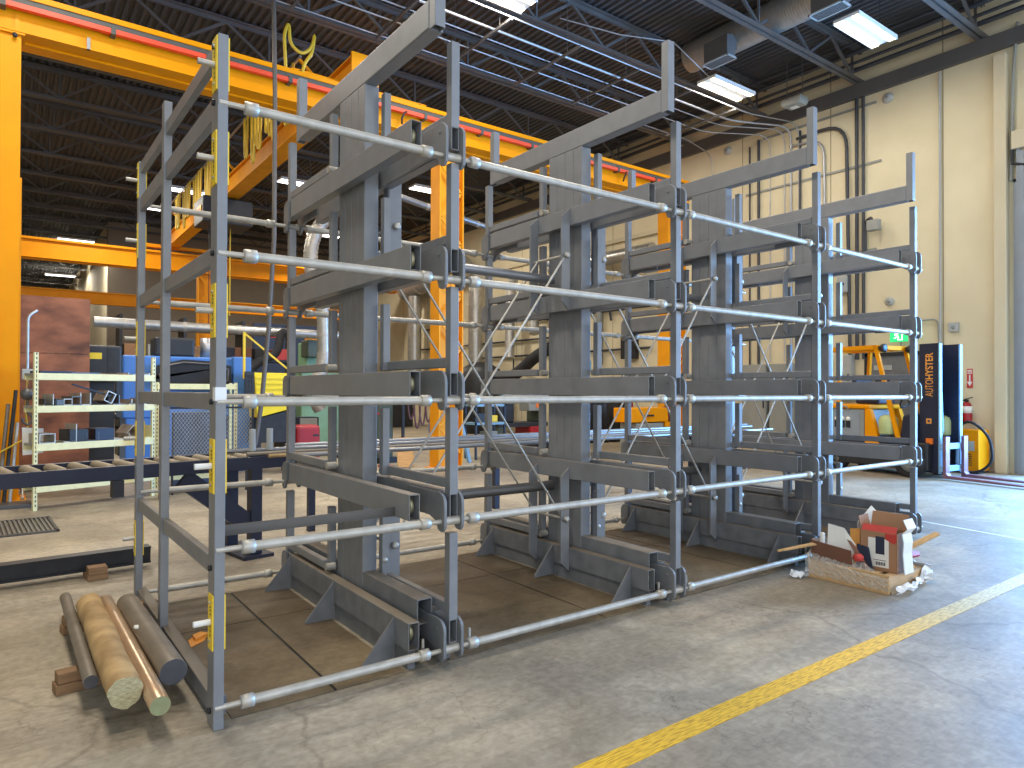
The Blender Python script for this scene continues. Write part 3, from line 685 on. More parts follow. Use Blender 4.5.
board('steel_offcut', 'scale', [(5.5, 3.03, 0.13), (5.85, 2.90, 0.13), (5.85, 2.90, 0.33), (5.5, 3.03, 0.33)], 0.02, 'dark flat panel standing at the back of the pallet', 'panel')

# ================================================================== YELLOW CRANE
def i_column(x, y, zt, label, w=0.6):
    t = thing('crane_column', label, 'crane column', (x, y, 0), 0, 'yellow crane runway columns')
    MB().box(-w / 2, -w / 2 + 0.03, -0.17, 0.17, 0.03, zt).build('flange', 'orange', t)
    MB().box(w / 2 - 0.03, w / 2, -0.17, 0.17, 0.03, zt).build('flange', 'orange', t)
    MB().box(-w / 2 + 0.03, w / 2 - 0.03, -0.012, 0.012, 0.03, zt).build('web', 'orange', t)
    b = MB(); z = 0.3; k = 0
    while z < zt - 0.6:
        b.bar((-w / 2 + 0.04, -0.14, z + (0 if k % 2 else 0.5)), (w / 2 - 0.04, -0.14, z + (0.5 if k % 2 else 0)), 0.05, 0.02, (0, 1, 0)); z += 0.5; k += 1
    b.build('lacing', 'orange', t)
    bp = MB().box(-w / 2 - 0.06, w / 2 + 0.06, -0.24, 0.24, 0, 0.03).build('base_plate', 'orange', t)
    for sx in (-1, 1):
        for sy in (-1, 1): MB().lathe([(0, 0), (0.02, 0), (0.02, 0.03), (0.008, 0.03), (0.008, 0.08), (0, 0.08)], (sx * w * 0.45, sy * 0.2, 0.03), (0, 0, 1), 6).build('anchor_bolt', 'galv', bp)
    MB().box(-w / 2 - 0.04, w / 2 + 0.04, -0.22, 0.22, zt, zt + 0.03).build('cap_plate', 'orange', t)
    return t
# first column has its broad flange towards the camera
t = thing('crane_column', 'broad yellow crane column at the left edge of the picture', 'crane column', (-0.1, 11.3, 0), 0, None)
MB().box(-0.2, 0.2, -0.10, -0.07, 0.03, 6.21).build('flange', 'yellow', t); MB().box(-0.2, 0.2, 0.17, 0.20, 0.03, 6.21).build('flange', 'yellow', t)
MB().box(-0.012, 0.012, -0.07, 0.17, 0.03, 6.21).build('web', 'yellow', t)
MB().box(0.10, 0.225, 0.24, 0.36, 0.03, 4.4).build('stiffener', 'orange', t)
bp = MB().box(-0.28, 0.3, -0.18, 0.40, 0, 0.03).build('base_plate', 'orange', t)
for sx in (-0.2, 0.26): MB().lathe([(0, 0), (0.025, 0), (0.025, 0.03), (0.012, 0.03), (0.01, 0.22), (0, 0.22)], (sx, -0.14, 0.03), (0, 0, 1), 6).build('anchor_bolt', 'galv', bp)
cp = MB().box(-0.24, 0.24, -0.14, 0.24, 6.21, 6.24).build('cap_plate', 'yellow', t)
for sx in (-0.17, 0.13): MB().lathe([(0, 0), (0.03, 0), (0.03, 0.03), (0, 0.03)], (sx, -0.14, 6.18), (0, -1, 0), 8).build('bolt', 'black', cp)
MB().box(-0.135, -0.10, -0.104, -0.10, 1.6, 4.2).build('conduit_strip', 'dark', t)
i_column(6.80, 11.35, 6.21, 'yellow laced crane column behind the first and second rack uprights', 0.54)
i_column(13.32, 11.35, 6.21, 'yellow laced crane column behind the second and third rack uprights', 0.66)
i_column(6.0, 28.0, 5.9, 'far yellow crane column seen behind the end frame', 0.5)

def runway(y, z0, z1, x0, x1, label, bus):
    t = thing('crane_runway_beam', label, 'crane beam', (0, y, z0), 0, 'yellow crane runway beams'); h = z1 - z0
    MB().box(x0, x1, 0.0, 0.03, 0.03, h - 0.03).build('web', 'yellow', t)
    MB().box(x0, x1, -0.05, 0.58, 0.0, 0.03).build('bottom_flange', 'yellow', t)
    MB().box(x0, x1, 0.25, 0.29, -0.03, 0.0).build('bottom_lip', 'yellow', t)
    MB().box(x0, x1, -0.14, 0.5, h - 0.075, h).build('top_flange', 'yellow', t)
    if bus:
        MB().box(x0, x1, -0.12, 0.0, h - 0.16, h - 0.075).build('bus_housing', 'olive', t)
        MB().box(x0, x1, -0.155, -0.07, h - 0.225, h - 0.16).build('conductor_bar', 'red', t)
        x = x0 + 0.9
        while x < x1:
            MB().box(x - 0.03, x + 0.03, -0.165, 0.0, h - 0.24, h - 0.14).build('hanger_clamp', 'olive', t); x += 1.25
    x = x0 + 0.6
    while x < x1: MB().box(x - 0.01, x + 0.01, 0.03, 0.5, 0.03, h - 0.075).build('stiffener', 'orange', t); x += 3.4
    return t
rw = runway(11.2, 6.24, 6.735, -6, 13.75, 'near yellow crane runway beam with a red conductor bar', True)
# seam and pipe clamp on the beam near column
MB().box(0.03, 0.07, -0.012, 0.0, 0.03, 0.24).build('splice_plate', 'orange', rw)
MB().box(0.84, 0.88, -0.06, 0.0, 0.0, 0.16).build('clip', 'grey', rw)
for xx in (5.75, 9.6, 11.4): MB().path([(xx, -0.16, 0.29), (xx - 0.06, -0.2, 0.25), (xx - 0.1, -0.18, 0.15), (xx - 0.06, -0.1, 0.08)], 0.018, 8).build('cable_loop', 'black', rw)
runway(28.0, 5.93, 6.6, -6, 14.2, 'far yellow crane runway beam carrying the other end of the bridge', False)
t = thing('crane_beam', 'low yellow beam farthest back above the plywood panel', 'crane beam', (0, 30.5, 4.78), 0)
MB().box(-6, 14.0, 0, 0.03, 0.0, 0.42).build('web', 'yellow', t); MB().box(-6, 14.0, -0.12, 0.2, 0.40, 0.44).build('top_flange', 'orange', t); MB().box(-6, 14.0, -0.12, 0.2, -0.03, 0.0).build('bottom_flange', 'yellow', t)
# bridge
br = thing('crane_bridge', 'yellow overhead crane bridge running back from above the near runway', 'overhead crane', (4.90, 11.0, 6.78), 0)
MB().box(-0.12, 0.12, 0, 17.4, 0.03, 0.46).build('girder', 'orange', br); MB().box(-0.2, 0.2, 0.0, 17.4, 0, 0.03).build('bottom_flange', 'orange', br); MB().box(-0.2, 0.2, 0.0, 17.4, 0.46, 0.49).build('top_flange', 'orange', br)
MB().box(-0.24, 0.26, -0.05, 0.0, -0.02, 0.50).build('end_plate', 'yellow', br)
for yy in (0.42, 17.25):
    e = MB().box(-1.15, 1.4, yy - 0.12, yy + 0.12, -0.03, 0.10).build('end_truck', 'yellow', br, bevel=0.01)
    for xx in (-1.0, 1.25): MB().lathe([(0, -0.13), (0.06, -0.13), (0.06, 0.13), (0, 0.13)], (xx, yy, 0.02), (0, 1, 0), 16).build('wheel', 'black', e)
MB().box(-0.57, -0.53, 1.6, 15.0, 0.94, 0.98).build('festoon_track', 'conduit', br)
for yy in (1.7, 8.0, 14.9): MB().bar((-0.55, yy, 0.95), (0.0, yy, 0.48), 0.05, 0.05).build('track_bracket', 'orange', br)
for i in range(20):
    y = 1.9 + i * 0.34 if i < 10 else 8.6 + (i - 10) * 0.5
    a = (0.75 + 0.45 * ((i * 3) % 5) / 5) if i < 10 else 0.95 + 0.3 * ((i * 3) % 4) / 4
    pts = [(-0.55 + 0.03 * ((i % 3) - 1), y + 0.03 + 0.28 * k / 10, 0.95 - a * (1 - ((k - 5) / 5) ** 4)) for k in range(11)]
    MB().path(pts, 0.03, 6).build('festoon_cable', 'festoon', br)
h = MB().box(-0.75, 0.55, 8.6, 9.7, -0.75, -0.05).build('hoist', 'dark', br, bevel=0.03)
MB().box(-0.77, -0.75, 8.75, 9.3, -0.5, -0.3).build('hoist_badge', 'yellow', h); MB().box(-0.78, -0.77, 8.85, 9.2, -0.45, -0.36).build('red_mark', 'red', h)
MB().path([(0.1, 9.2, -0.75), (0.1, 9.2, -3.2)], 0.018, 6).build('hoist_rope', 'festoon', br)
MB().path([(-0.5, 9.0, -0.75), (-0.5, 9.0, -3.6)], 0.012, 6).build('hoist_rope', 'dark', br)
# pendant cable and yellow loop near the front end of the bridge
tag(MB().path([(3.27, 10.75, 8.2), (3.265, 10.6, 6.0), (3.25, 10.55, 3.8), (3.16, 10.5, 2.4), (3.07, 10.5, 1.35), (2.97, 10.45, 0.72), (2.80, 10.4, 0.32)], 0.035, 8).build('pendant_cable', 'cablegrey'), 'long grey cable hanging from the roof past the crane runway', 'cable')
tag(MB().path(bend([(3.66, 11.3, 6.72), (3.62, 11.3, 7.40), (3.70, 11.3, 7.62), (3.72, 11.3, 7.25), (3.92, 11.3, 7.12), (4.10, 11.3, 7.3), (4.14, 11.3, 7.58), (4.10, 11.3, 7.2), (3.96, 11.3, 7.0), (3.92, 11.3, 6.74)], 0.12, 4), 0.028, 7).build('yellow_cable', 'festoon'), 'looped yellow cable standing above the near runway beam', 'cable')

# ================================================================== CEILING SERVICES
def high_bay(loc, label, lit='lamp'):
    t = thing('high_bay_light', label, 'ceiling light', loc, 0, 'fluorescent high bay lights')
    b = MB(); b.box(-0.69, 0.69, -0.23, 0.23, 0.03, 0.08); b.prism([(-0.23, 0.03), (-0.23, 0.0), (-0.215, 0.0), (-0.215, 0.03)], 'x', -0.69, 0.69); b.prism([(0.215, 0.03), (0.215, 0.0), (0.23, 0.0), (0.23, 0.03)], 'x', -0.69, 0.69);     b.build('housing', 'white', t)
    for i in range(6):
        y = (-0.195, -0.15, -0.105, 0.105, 0.15, 0.195)[i]
        MB().tube((-0.66, y, 0.012), (0.66, y, 0.012), 0.016, 8).build('tube', lit, t)
    for sx in (-0.2, 0.5): MB().tube((sx, 0, 0.08), (sx, 0, 0.85), 0.006, 6).build('hanger', 'dark', t)
    return t
hb = high_bay((12.25, 6.02, 7.9), 'lit high bay light highest at upper right, beside the first ceiling diffuser')
copy_tree(hb, 'lit high bay light above the third rack upright, hanging under the end of the duct', (12.25, 8.95, 7.9))
copy_tree(hb, 'lit high bay light cut by the top edge left of centre', (6.28, 9.0, 7.9))
un = copy_tree(hb, 'high bay light cut off by the top right corner', (12.7, 3.55, 7.95))
for i, (loc, lab) in enumerate([((10.9, 19.2, 7.9), 'far high bay light seen just left of the orange column behind the first upright'), ((10.5, 27.4, 7.9), 'far high bay light seen left of the first upright'), ((4.3, 27.0, 7.9), 'far high bay light seen between end frame posts, lower one'), ((4.5, 24.0, 7.9), 'far high bay light seen between end frame posts, upper one'), ((2.3, 34.9, 7.9), 'far high bay light above the far runway at left'), ((2.2, 44.0, 7.6), 'distant high bay light at far left, upper of two low ones'), ((2.0, 52.0, 7.2), 'distant high bay light at far left, lower of two low ones'), ((7.3, 21.0, 7.9), 'far high bay light seen behind the festoon cables')]):
    if i == 0: far = high_bay(loc, lab, 'lampfar')
    else: copy_tree(far, lab, loc)

# spiral duct with diffuser boxes
t = thing('spiral_duct', 'round spiral ceiling duct at upper right', 'duct', (11.62, 6.7, 8.58))
b = MB(); y = -4.5; prof = []
prof = [(0.30, -4.5), (0.30, 2.70)]
prof += [(0.295, 2.72), (0, 2.72)]
b.lathe(prof, (0, 0, 0), (0, 1, 0), 24); b.build('duct_body', 'spiral', t)
for k, (y, lab) in enumerate(((8.27, 'square ceiling diffuser box under the end of the spiral duct'), (6.05, 'square ceiling diffuser box cut by the top edge beside the first high bay light'))):
    g = thing('air_diffuser', lab, 'air vent', (11.08, y, 7.90), 0, 'ceiling air diffusers')
    b = MB(); b.box(-0.12, 0.13, -0.27, 0.27, 0.025, 0.42); b.box(0.13, 0.35, -0.15, 0.15, 0.3, 0.55); b.build('plenum_box', 'truss', g)
    b = MB(); b.box(-0.15, 0.15, -0.30, -0.275, 0, 0.025); b.box(-0.15, 0.15, 0.275, 0.30, 0, 0.025); b.box(-0.15, -0.125, -0.30, 0.30, 0, 0.025); b.box(0.125, 0.15, -0.30, 0.30, 0, 0.025); b.build('grille_frame', 'ltgrey', g)
    b = MB()
    for i in range(14): b.box(-0.125, 0.125, -0.265 + i * 0.0395, -0.24 + i * 0.0395, 0.008, 0.022)
    b.build('louvres', 'truss', g)
# trapeze conduits across the bay, turning down the right wall
cond = [(9.22, 7.78, 0.014, 8.85), (9.68, 7.76, 0.024, 9.05), (9.98, 7.74, 0.014, 9.22), (10.42, 7.72, 0.013, 9.60), (10.95, 7.70, 0.011, 11.3)]
cl = ['bright conduit crossing the ceiling, first of the bundle from the camera', 'thickest bright conduit of the ceiling bundle, second from the camera', 'bright conduit crossing the ceiling in the middle of the bundle', 'bright conduit crossing the ceiling, fourth of the bundle', 'bright conduit crossing the ceiling farthest back in the bundle']
for (y, z, r, yw), lab in zip(cond, cl):
    pts = bend([(-2, y, z), (13.4, y, z), (WX - 0.06, yw, z), (WX - 0.06, yw, 2.2)], 0.35, 6)
    tag(MB().path(pts, r, 8).build('ceiling_conduit', 'conduit'), lab, 'conduit', 'ceiling conduits')
for i in range(9):
    x = 0.6 + i * 1.52
    g = thing('conduit_trapeze', 'dark trapeze strut under the bright ceiling conduits, %s from the left' % ORD[i], 'support', (x, 10.05, 7.66), 0, 'conduit trapeze struts')
    MB().box(-0.02, 0.02, -0.95, 1.0, 0, 0.04).build('strut', 'truss', g)
    for yy in (-0.6, 0.85): MB().tube((0, yy, 0.04), (0, yy, 1.25), 0.006, 6).build('hanger_rod', 'truss', g)
tag(MB().path([(8.4, 9.9, 8.6), (9.5, 9.4, 8.42), (10.6, 9.0, 8.45), (11.9, 9.0, 8.0)], 0.012, 6).build('light_cable', 'conduit'), 'pale flexible cable running to the high bay light', 'cable')
for k, (xx, zz, r_) in enumerate(((14.62, 8.42, 0.05), (14.45, 8.50, 0.035), (14.25, 8.62, 0.05), (14.0, 8.70, 0.03))):
    tag(MB().path(bend([(xx, 4.3, zz), (xx, 16.0, zz), (xx, 30, zz)], 0.3), r_, 8).build('roof_pipe', 'dconduit'), 'dark pipe running under the roof along the right wall, %s from the wall' % ORD[k], 'pipe', 'dark pipes under the roof at the right wall')
g = thing('junction_unit', 'grey boxy unit hanging below the roof beside the right wall', 'ceiling unit', (13.75, 8.3, 7.72))
b = MB(); b.prism([(-0.18, 0), (0.18, 0), (0.23, 0.06), (0.23, 0.15), (-0.23, 0.15), (-0.23, 0.06)], 'x', -0.16, 0.16); b.build('case', 'grey', g, bevel=0.01)
MB().box(-0.02, 0.12, -0.05, 0.1, -0.01, 0).build('lens', 'white', g)
for yy in (-0.18, 0.18): MB().tube((0, yy, 0.15), (0, yy, 1.2), 0.01, 6).build('hanger', 'truss', g)
g = thing('junction_unit', 'flat grey unit hung on the ceiling conduits above the first upright', 'ceiling unit', (5.55, 10.1, 7.58))
MB().box(-0.28, 0.28, -0.22, 0.22, 0, 0.1).build('case', 'grey', g, bevel=0.01)

# ================================================================== RIGHT WALL SERVICES
def wpipe(pts, r, m, label, cat='conduit', group=None, rr=0.25):
    return tag(MB().path(bend(pts, rr, 6), r, 8).build('wall_conduit', m), label, cat, group)
x = WX - 0.05
for y, r, m, zt, zb, lab in ((10.17, 0.022, 'dconduit', 7.6, 2.1, 'dark wall conduit, first from the left of the wall group'), (9.92, 0.034, 'dconduit', 7.7, 2.1, 'dark thick wall conduit second from the left'), (8.83, 0.030, 'dconduit', 7.6, 2.1, 'dark wall conduit just right of the bright bends'), (7.50, 0.038, 'dconduit', 7.9, 2.2, 'dark wall conduit, left one of the tall close pair'), (7.36, 0.034, 'dconduit', 7.9, 2.2, 'dark wall conduit, right one of the tall close pair')):
    wpipe([(x, y, zt), (x, y, zb)], r, m, lab)
wpipe([(x - 0.02, 8.9, 7.42), (x - 0.02, 7.72, 7.46), (x - 0.02, 7.64, 2.2)], 0.038, 'dconduit', 'thick dark wall conduit with a long curved top', rr=0.6)
wpipe([(x, 9.1, 7.3), (x, 8.25, 7.25), (x, 8.18, 2.1)], 0.03, 'conduit', 'bright wall conduit with curved top beside the third rack post', rr=0.4)
wpipe([(x, 5.85, 7.85), (x, 5.85, 2.1)], 0.022, 'ltgrey', 'thin pale wall conduit above the charger')
wpipe([(x, 4.55, 8.3), (x, 4.62, 7.3), (x, 4.66, 5.4)], 0.025, 'grey', 'grey cable running down beside the door pilaster')
for (y0, y1, z, lab) in ((7.0, 10.3, 6.42, 'lower long horizontal wall strut behind the top arms'), (7.1, 9.8, 7.70, 'upper horizontal wall strut near the roof'), (7.1, 10.4, 4.55, 'horizontal wall strut behind the fourth upright'), (8.6, 10.4, 3.3, 'low horizontal wall strut above the enclosures')):
    b = MB(); b.box(WX - 0.035, WX, y0, y1, z - 0.022, z + 0.022)
    tag(b.build('wall_strut', 'grey'), lab, 'strut')
def wall_box(y, z, wy, h, dx, m, label, cat='electrical box', door=True, name='electrical_enclosure'):
    g = thing(name, label, cat, (WX - 0.012, y, z))
    MB().box(-dx, 0, -wy / 2, wy / 2, 0, h).build('case', m, g, bevel=0.008)
    if door:
        dd = MB().box(-dx - 0.014, -dx, -wy / 2 + 0.02, wy / 2 - 0.02, 0.02, h - 0.02).build('door', m, g, bevel=0.004)
        MB().box(-dx - 0.035, -dx - 0.014, -wy / 2 + 0.05, -wy / 2 + 0.075, h * 0.42, h * 0.58).build('handle', 'dark', dd)
    return g
wall_box(9.84, 0.35, 0.66, 1.8, 0.35, 'grey', 'tall grey electrical enclosure on right wall, left one of two')
wall_box(9.1, 0.35, 0.66, 1.8, 0.35, 'grey', 'tall grey electrical enclosure on right wall, right one of two')
wall_box(7.72, 1.32, 0.32, 0.98, 0.16, 'ltgrey', 'pale electrical box beside the dark side door')
wall_box(7.78, 3.68, 0.22, 0.36, 0.15, 'ltgrey', 'small pale box on wall at the tall conduit pair')
wall_box(14.2, 2.45, 0.55, 0.7, 0.2, 'dark', 'dark control box on the far right wall between rack columns')
wall_box(17.4, 3.2, 0.7, 0.8, 0.2, 'grey', 'grey box on the far right wall behind second upright')
# flood lamp and gooseneck
g = thing('wall_lamp', 'small square flood lamp on a curved arm high on the right wall', 'wall lamp', (WX, 7.1, 4.2))
MB().path(bend([(-0.04, 0.22, 0.0), (-0.04, 0.22, 0.98), (-0.2, 0.02, 1.0), (-0.2, 0.0, 0.9)], 0.12), 0.03, 8).build('arm', 'dconduit', g)
MB().box(-0.30, -0.14, -0.17, 0.08, 0.70, 0.93).build('lamp_head', 'grey', g, bevel=0.02)
for y, z, lab in ((6.86, 7.7, 'round pale wall fitting highest on the right wall'), (10.85, 7.7, 'round pale wall fitting far along the right wall'), (6.83, 3.4, 'small round wall fitting above the exit sign'), (5.62, 2.77, 'small square horn on the wall right of the exit sign')):
    g = thing('wall_fitting', lab, 'wall fitting', (WX, y, z))
    if 'square' in lab: MB().box(-0.06, 0, -0.09, 0.09, -0.09, 0.09).build('body', 'ltgrey', g, bevel=0.01)
    else: MB().lathe([(0.11, 0), (0.11, 0.03), (0.08, 0.07), (0, 0.08)] if z > 5 else [(0.09, 0), (0.09, 0.04), (0.05, 0.06), (0, 0.06)], (0, 0, 0), (-1, 0, 0), 16).build('body', 'ltgrey', g)
    MB().lathe([(0, 0), (0.035, 0), (0.03, 0.02), (0, 0.02)], (-0.06, 0, 0), (-1, 0, 0), 10).build('button', 'grey', g)
wpipe([(x, 6.6, 2.35), (x, 6.55, 2.95), (x, 5.9, 2.95), (x, 5.86, 2.2)], 0.015, 'grey', 'thin looped conduit on the wall between exit sign and mast', rr=0.1)
# side door
dr = thing('side_door', 'dark grey side door in the right wall behind the forklift', 'door', (WX, 6.72, 0))
b = MB(); b.box(-0.06, 0.0, -0.62, -0.54, 0, 2.33); b.box(-0.06, 0.0, 0.54, 0.62, 0, 2.33); b.box(-0.06, 0.0, -0.62, 0.62, 2.25, 2.33); b.build('door_frame', 'dark', dr)
df = MB().box(-0.03, 0.0, -0.54, 0.54, 0.01, 2.25).build('door_leaf', 'plate', dr)
MB().box(-0.05, -0.03, 0.06, 0.42, 1.96, 2.06).build('closer', 'ltgrey', df); MB().box(-0.034, -0.03, 0.1, 0.4, 1.2, 1.85).build('window_pane', 'dark', df)
# exit sign with running man
es = thing('exit_sign', 'green running-man exit sign above the side door', 'exit sign', (WX - 0.30, 6.52, 2.52))
MB().box(-0.03, 0.03, -0.165, 0.165, 0, 0.255).build('case', 'exitgreen', es, bevel=0.006)
MB().box(-0.02, 0.3, -0.02, 0.02, 0.11, 0.15).build('wall_bracket', 'grey', es)
f = MB(); xq0, xq1 = -0.033, -0.03
f.prism([(0.015, 0.03), (-0.085, 0.03), (-0.085, 0.225), (0.015, 0.225), (0.015, 0.16), (-0.005, 0.16), (-0.005, 0.205), (-0.065, 0.205), (-0.065, 0.05), (0.015, 0.05)], 'x', xq0, xq1)
f.lathe([(0, 0), (0.016, 0), (0.016, 0.003), (0, 0.003)], (-0.03, 0.035, 0.195), (-1, 0, 0), 14)
f.prism([(0.045, 0.175), (0.015, 0.175), (0.0, 0.11), (0.035, 0.11)], 'x', xq0 - .001, xq1)
f.prism([(0.035, 0.115), (0.012, 0.115), (0.05, 0.07), (0.085, 0.07), (0.085, 0.085), (0.055, 0.085)], 'x', xq0 - .001, xq1)
f.prism([(0.022, 0.115), (0.0, 0.115), (-0.02, 0.085), (0.0, 0.045), (0.02, 0.055), (0.005, 0.085)], 'x', xq0 - .001, xq1)
f.prism([(0.045, 0.175), (0.075, 0.15), (0.07, 0.12), (0.055, 0.125), (0.058, 0.145), (0.04, 0.155)], 'x', xq0 - .001, xq1)
f.build('pictogram', 'exitwhite', es)
# fire extinguisher and its sign
fe = thing('fire_extinguisher', 'red fire extinguisher hanging on the right wall beside the mast', 'fire extinguisher', (WX - 0.11, 5.37, 0.93))
MB().lathe([(0, 0), (0.085, 0), (0.09, 0.02), (0.09, 0.30), (0.06, 0.36), (0.03, 0.38), (0, 0.38)], (0, 0, 0), (0, 0, 1), 18).build('cylinder', 'redpaint', fe)
MB().lathe([(0.0905, 0.17), (0.0912, 0.17), (0.0912, 0.30), (0.0905, 0.30)], (0, 0, 0), (0, 0, 1), 18).build('paper_label', 'paper', fe)
v = MB().box(-0.03, 0.03, -0.03, 0.03, 0.38, 0.43).build('valve', 'black', fe); MB().bar((0, 0.03, 0.43), (0, -0.10, 0.47), 0.025, 0.015).build('lever', 'black', v)
MB().path(bend([(-0.03, 0, 0.41), (-0.03, 0.10, 0.42), (-0.03, 0.11, 0.2)], 0.05), 0.012, 8).build('hose', 'rubber', fe)
sg = thing('extinguisher_sign', 'small red arrow sign above the fire extinguisher', 'sign', (WX, 5.35, 1.58))
MB().box(-0.012, 0, -0.05, 0.05, 0, 0.37).build('panel', 'redprint', sg)
ar = MB(); ar.prism([(-0.012, 0.12), (0.012, 0.12), (0.012, 0.25), (-0.012, 0.25)], 'x', -0.015, -0.012); ar.prism([(-0.045, 0.12), (0, 0.03), (0.045, 0.12)], 'x', -0.015, -0.012)
for k in range(3): ar.box(-0.015, -0.012, -0.04, 0.04, 0.275 + k * 0.028, 0.29 + k * 0.028)
ar.build('arrow', 'white', sg)
cb = thing('wall_cabinet_box', 'grey conduit box at right edge over the door opening', 'electrical box', (WX, 4.42, 5.95))
MB().box(-0.16, 0, -0.2, 0.2, 0, 0.33).build('case', 'pillarpaint', cb, bevel=0.01); MB().path([(-0.1, 0.2, 0), (-0.1, 0.2, -0.25), (-0.1, 0.0, -0.32)], 0.03, 8).build('conduit', 'dark', cb)
# yellow battery charger
ch = thing('battery_charger', 'yellow battery charger cabinet on floor beside the mast', 'charger', (14.5, 5.25, 0))
MB().box(-0.25, 0.25, -0.27, 0.27, 0.04, 0.80).build('cabinet', 'yellow', ch, bevel=0.012)
b = MB(); b.box(-0.24, 0.24, -0.25, 0.25, 0, 0.04); b.build('plinth', 'dark', ch)
b = MB()
for k in range(6): b.box(-0.257, -0.25, -0.16, 0.08, 0.15 + k * 0.04, 0.165 + k * 0.04)
b.build('vent_slots', 'dark', ch); MB().box(-0.257, -0.25, -0.2, -0.08, 0.42, 0.60).build('data_plate', 'ltgrey', ch)
tag(MB().path(bend([(14.2, 5.3, 0.86), (14.05, 5.05, 1.0), (14.1, 4.75, 0.72), (14.15, 4.72, 0.25), (14.2, 4.95, 0.04), (14.15, 5.2, 0.03)], 0.3, 6), 0.025, 8).build('charger_cable', 'rubber'), 'black charging cable looped at the yellow charger', 'cable')

# ================================================================== FORKLIFT
def text_mesh(body, length, height, bold=0.0):
    cu = bpy.data.curves.new('lettering', 'FONT'); cu.body = body; cu.size = 1.0; cu.extrude = 0.01; cu.offset = bold
    o = bpy.data.objects.new('lettering', cu); COL.objects.link(o)
    dg = bpy.context.evaluated_depsgraph_get(); dg.update()
    me = bpy.data.meshes.new_from_object(o.evaluated_get(dg)); bpy.data.objects.remove(o)
    xs = [v.co.x for v in me.vertices]; ys = [v.co.y for v in me.vertices]
    vs = [((v.co.x - min(xs)) / (max(xs) - min(xs)) * length, (v.co.y - min(ys)) / (max(ys) - min(ys)) * height, v.co.z) for v in me.vertices]
    fs = [tuple(p.vertices) for p in me.polygons]; bpy.data.meshes.remove(me); return vs, fs
fk = thing('forklift', 'yellow and dark blue electric forklift parked by the right wall', 'forklift', (13.19, 5.44, 0), R(171.5))
MB().box(-0.46, 0.46, -1.75, 0.30, 0.14, 0.62).build('chassis', 'dark', fk, bevel=0.03)
def wheel(x, y, r, w):
    o = MB().lathe([(r * 0.62, -w / 2), (r * 0.95, -w / 2), (r, -w / 2 + 0.03), (r, w / 2 - 0.03), (r * 0.95, w / 2), (r * 0.62, w / 2)], (x, y, r), (1, 0, 0), 28).build('wheel', 'rubber', fk)
    MB().lathe([(0, -w / 2 + 0.03), (r * 0.62, -w / 2 + 0.02), (r * 0.62, w / 2 - 0.02), (r * 0.3, w / 2 - 0.05), (0.05, w / 2 - 0.02), (0, w / 2 - 0.02)], (x, y, r), (1, 0, 0), 24).build('hub', 'grey', o)
for sx in (-1, 1): wheel(sx * 0.43, 0, 0.27, 0.18); wheel(sx * 0.40, -1.45, 0.21, 0.16)
bt = MB().box(-0.47, 0.47, -1.78, -0.86, 0.64, 1.17).build('battery_box', 'grey', fk, bevel=0.02)
MB().box(0.47, 0.476, -1.72, -0.95, 0.68, 1.13).build('side_panel', 'doorgrey', bt)
for k in range(3):
    q = MB().lathe([(0, 0), (0.045, 0), (0.045, 0.02), (0, 0.02)], (0.476, -1.42 + k * 0.12, 0.98), (1, 0, 0), 12).build('plug', 'paper', bt); MB().box(0.478, 0.50, -1.46 + k * 0.12, -1.38 + k * 0.12, 0.82, 0.95).build('plug_body', 'black', bt)
MB().path(bend([(0.47, -1.38, 1.13), (0.49, -1.36, 1.22), (0.49, -1.20, 1.22), (0.47, -1.18, 1.13)], 0.04), 0.015, 6).build('lifting_lug', 'grey', bt)
MB().box(-0.48, 0.49, -1.85, -0.76, 1.18, 1.26).build('battery_cover', 'yellow', fk, bevel=0.025)
MB().prism([(-0.84, 0.45), (-0.55, 0.45), (-0.62, 0.80), (-0.74, 1.18), (-0.84, 1.18)], 'x', 0.38, 0.485).build('side_cowl', 'yellow', fk, bevel=0.01)
MB().prism([(-0.84, 0.45), (-0.55, 0.45), (-0.62, 0.80), (-0.74, 1.18), (-0.84, 1.18)], 'x', -0.485, -0.38).build('side_cowl', 'yellow', fk, bevel=0.01)
s_ = MB(); s_.box(-0.25, 0.25, -1.2, -0.72, 1.27, 1.40); s_.prism([(-1.25, 1.36), (-1.12, 1.36), (-1.2, 1.80), (-1.30, 1.80)], 'x', -0.24, 0.24); s_.build('seat', 'navy', fk, bevel=0.03)
MB().box(-0.44, 0.44, -0.72, -0.20, 0.62, 0.70).build('floor_board', 'dark', fk, bevel=0.01)
MB().prism([(-0.22, 0.62), (0.07, 0.62), (0.07, 0.95), (0.0, 1.12), (-0.16, 1.08)], 'x', -0.42, 0.42).build('front_cowl', 'navy', fk, bevel=0.03)
st = MB().tube((0, -0.1, 1.05), (0, -0.32, 1.36), 0.022, 8).build('steering_column', 'black', fk)
MB().path([(0.17 * math.cos(R(a)), -0.32 + 0.10 * math.sin(R(a)), 1.36 + 0.14 * math.sin(R(a))) for a in range(0, 361, 24)], 0.015, 6, False).build('steering_wheel', 'black', st)
for sx in (0.36, -0.3): MB().lathe([(0, 0), (0.14, 0.01), (0.16, 0.04), (0.16, 0.26), (0.13, 0.33), (0.06, 0.36), (0, 0.36)], (sx, -0.46 if sx > 0 else 0.12, 0.72), (0, 0, 1), 18).build('pale_tank', 'hiviz', fk)
gd = MB()
for sx in (-0.44, 0.44):
    gd.bar((sx, -0.22, 0.66), (sx, -0.64, 2.30), 0.06, 0.07); gd.bar((sx, -1.42, 1.24), (sx, -1.36, 2.30), 0.06, 0.07); gd.bar((sx, -0.62, 2.32), (sx, -1.72, 2.32), 0.06, 0.08)
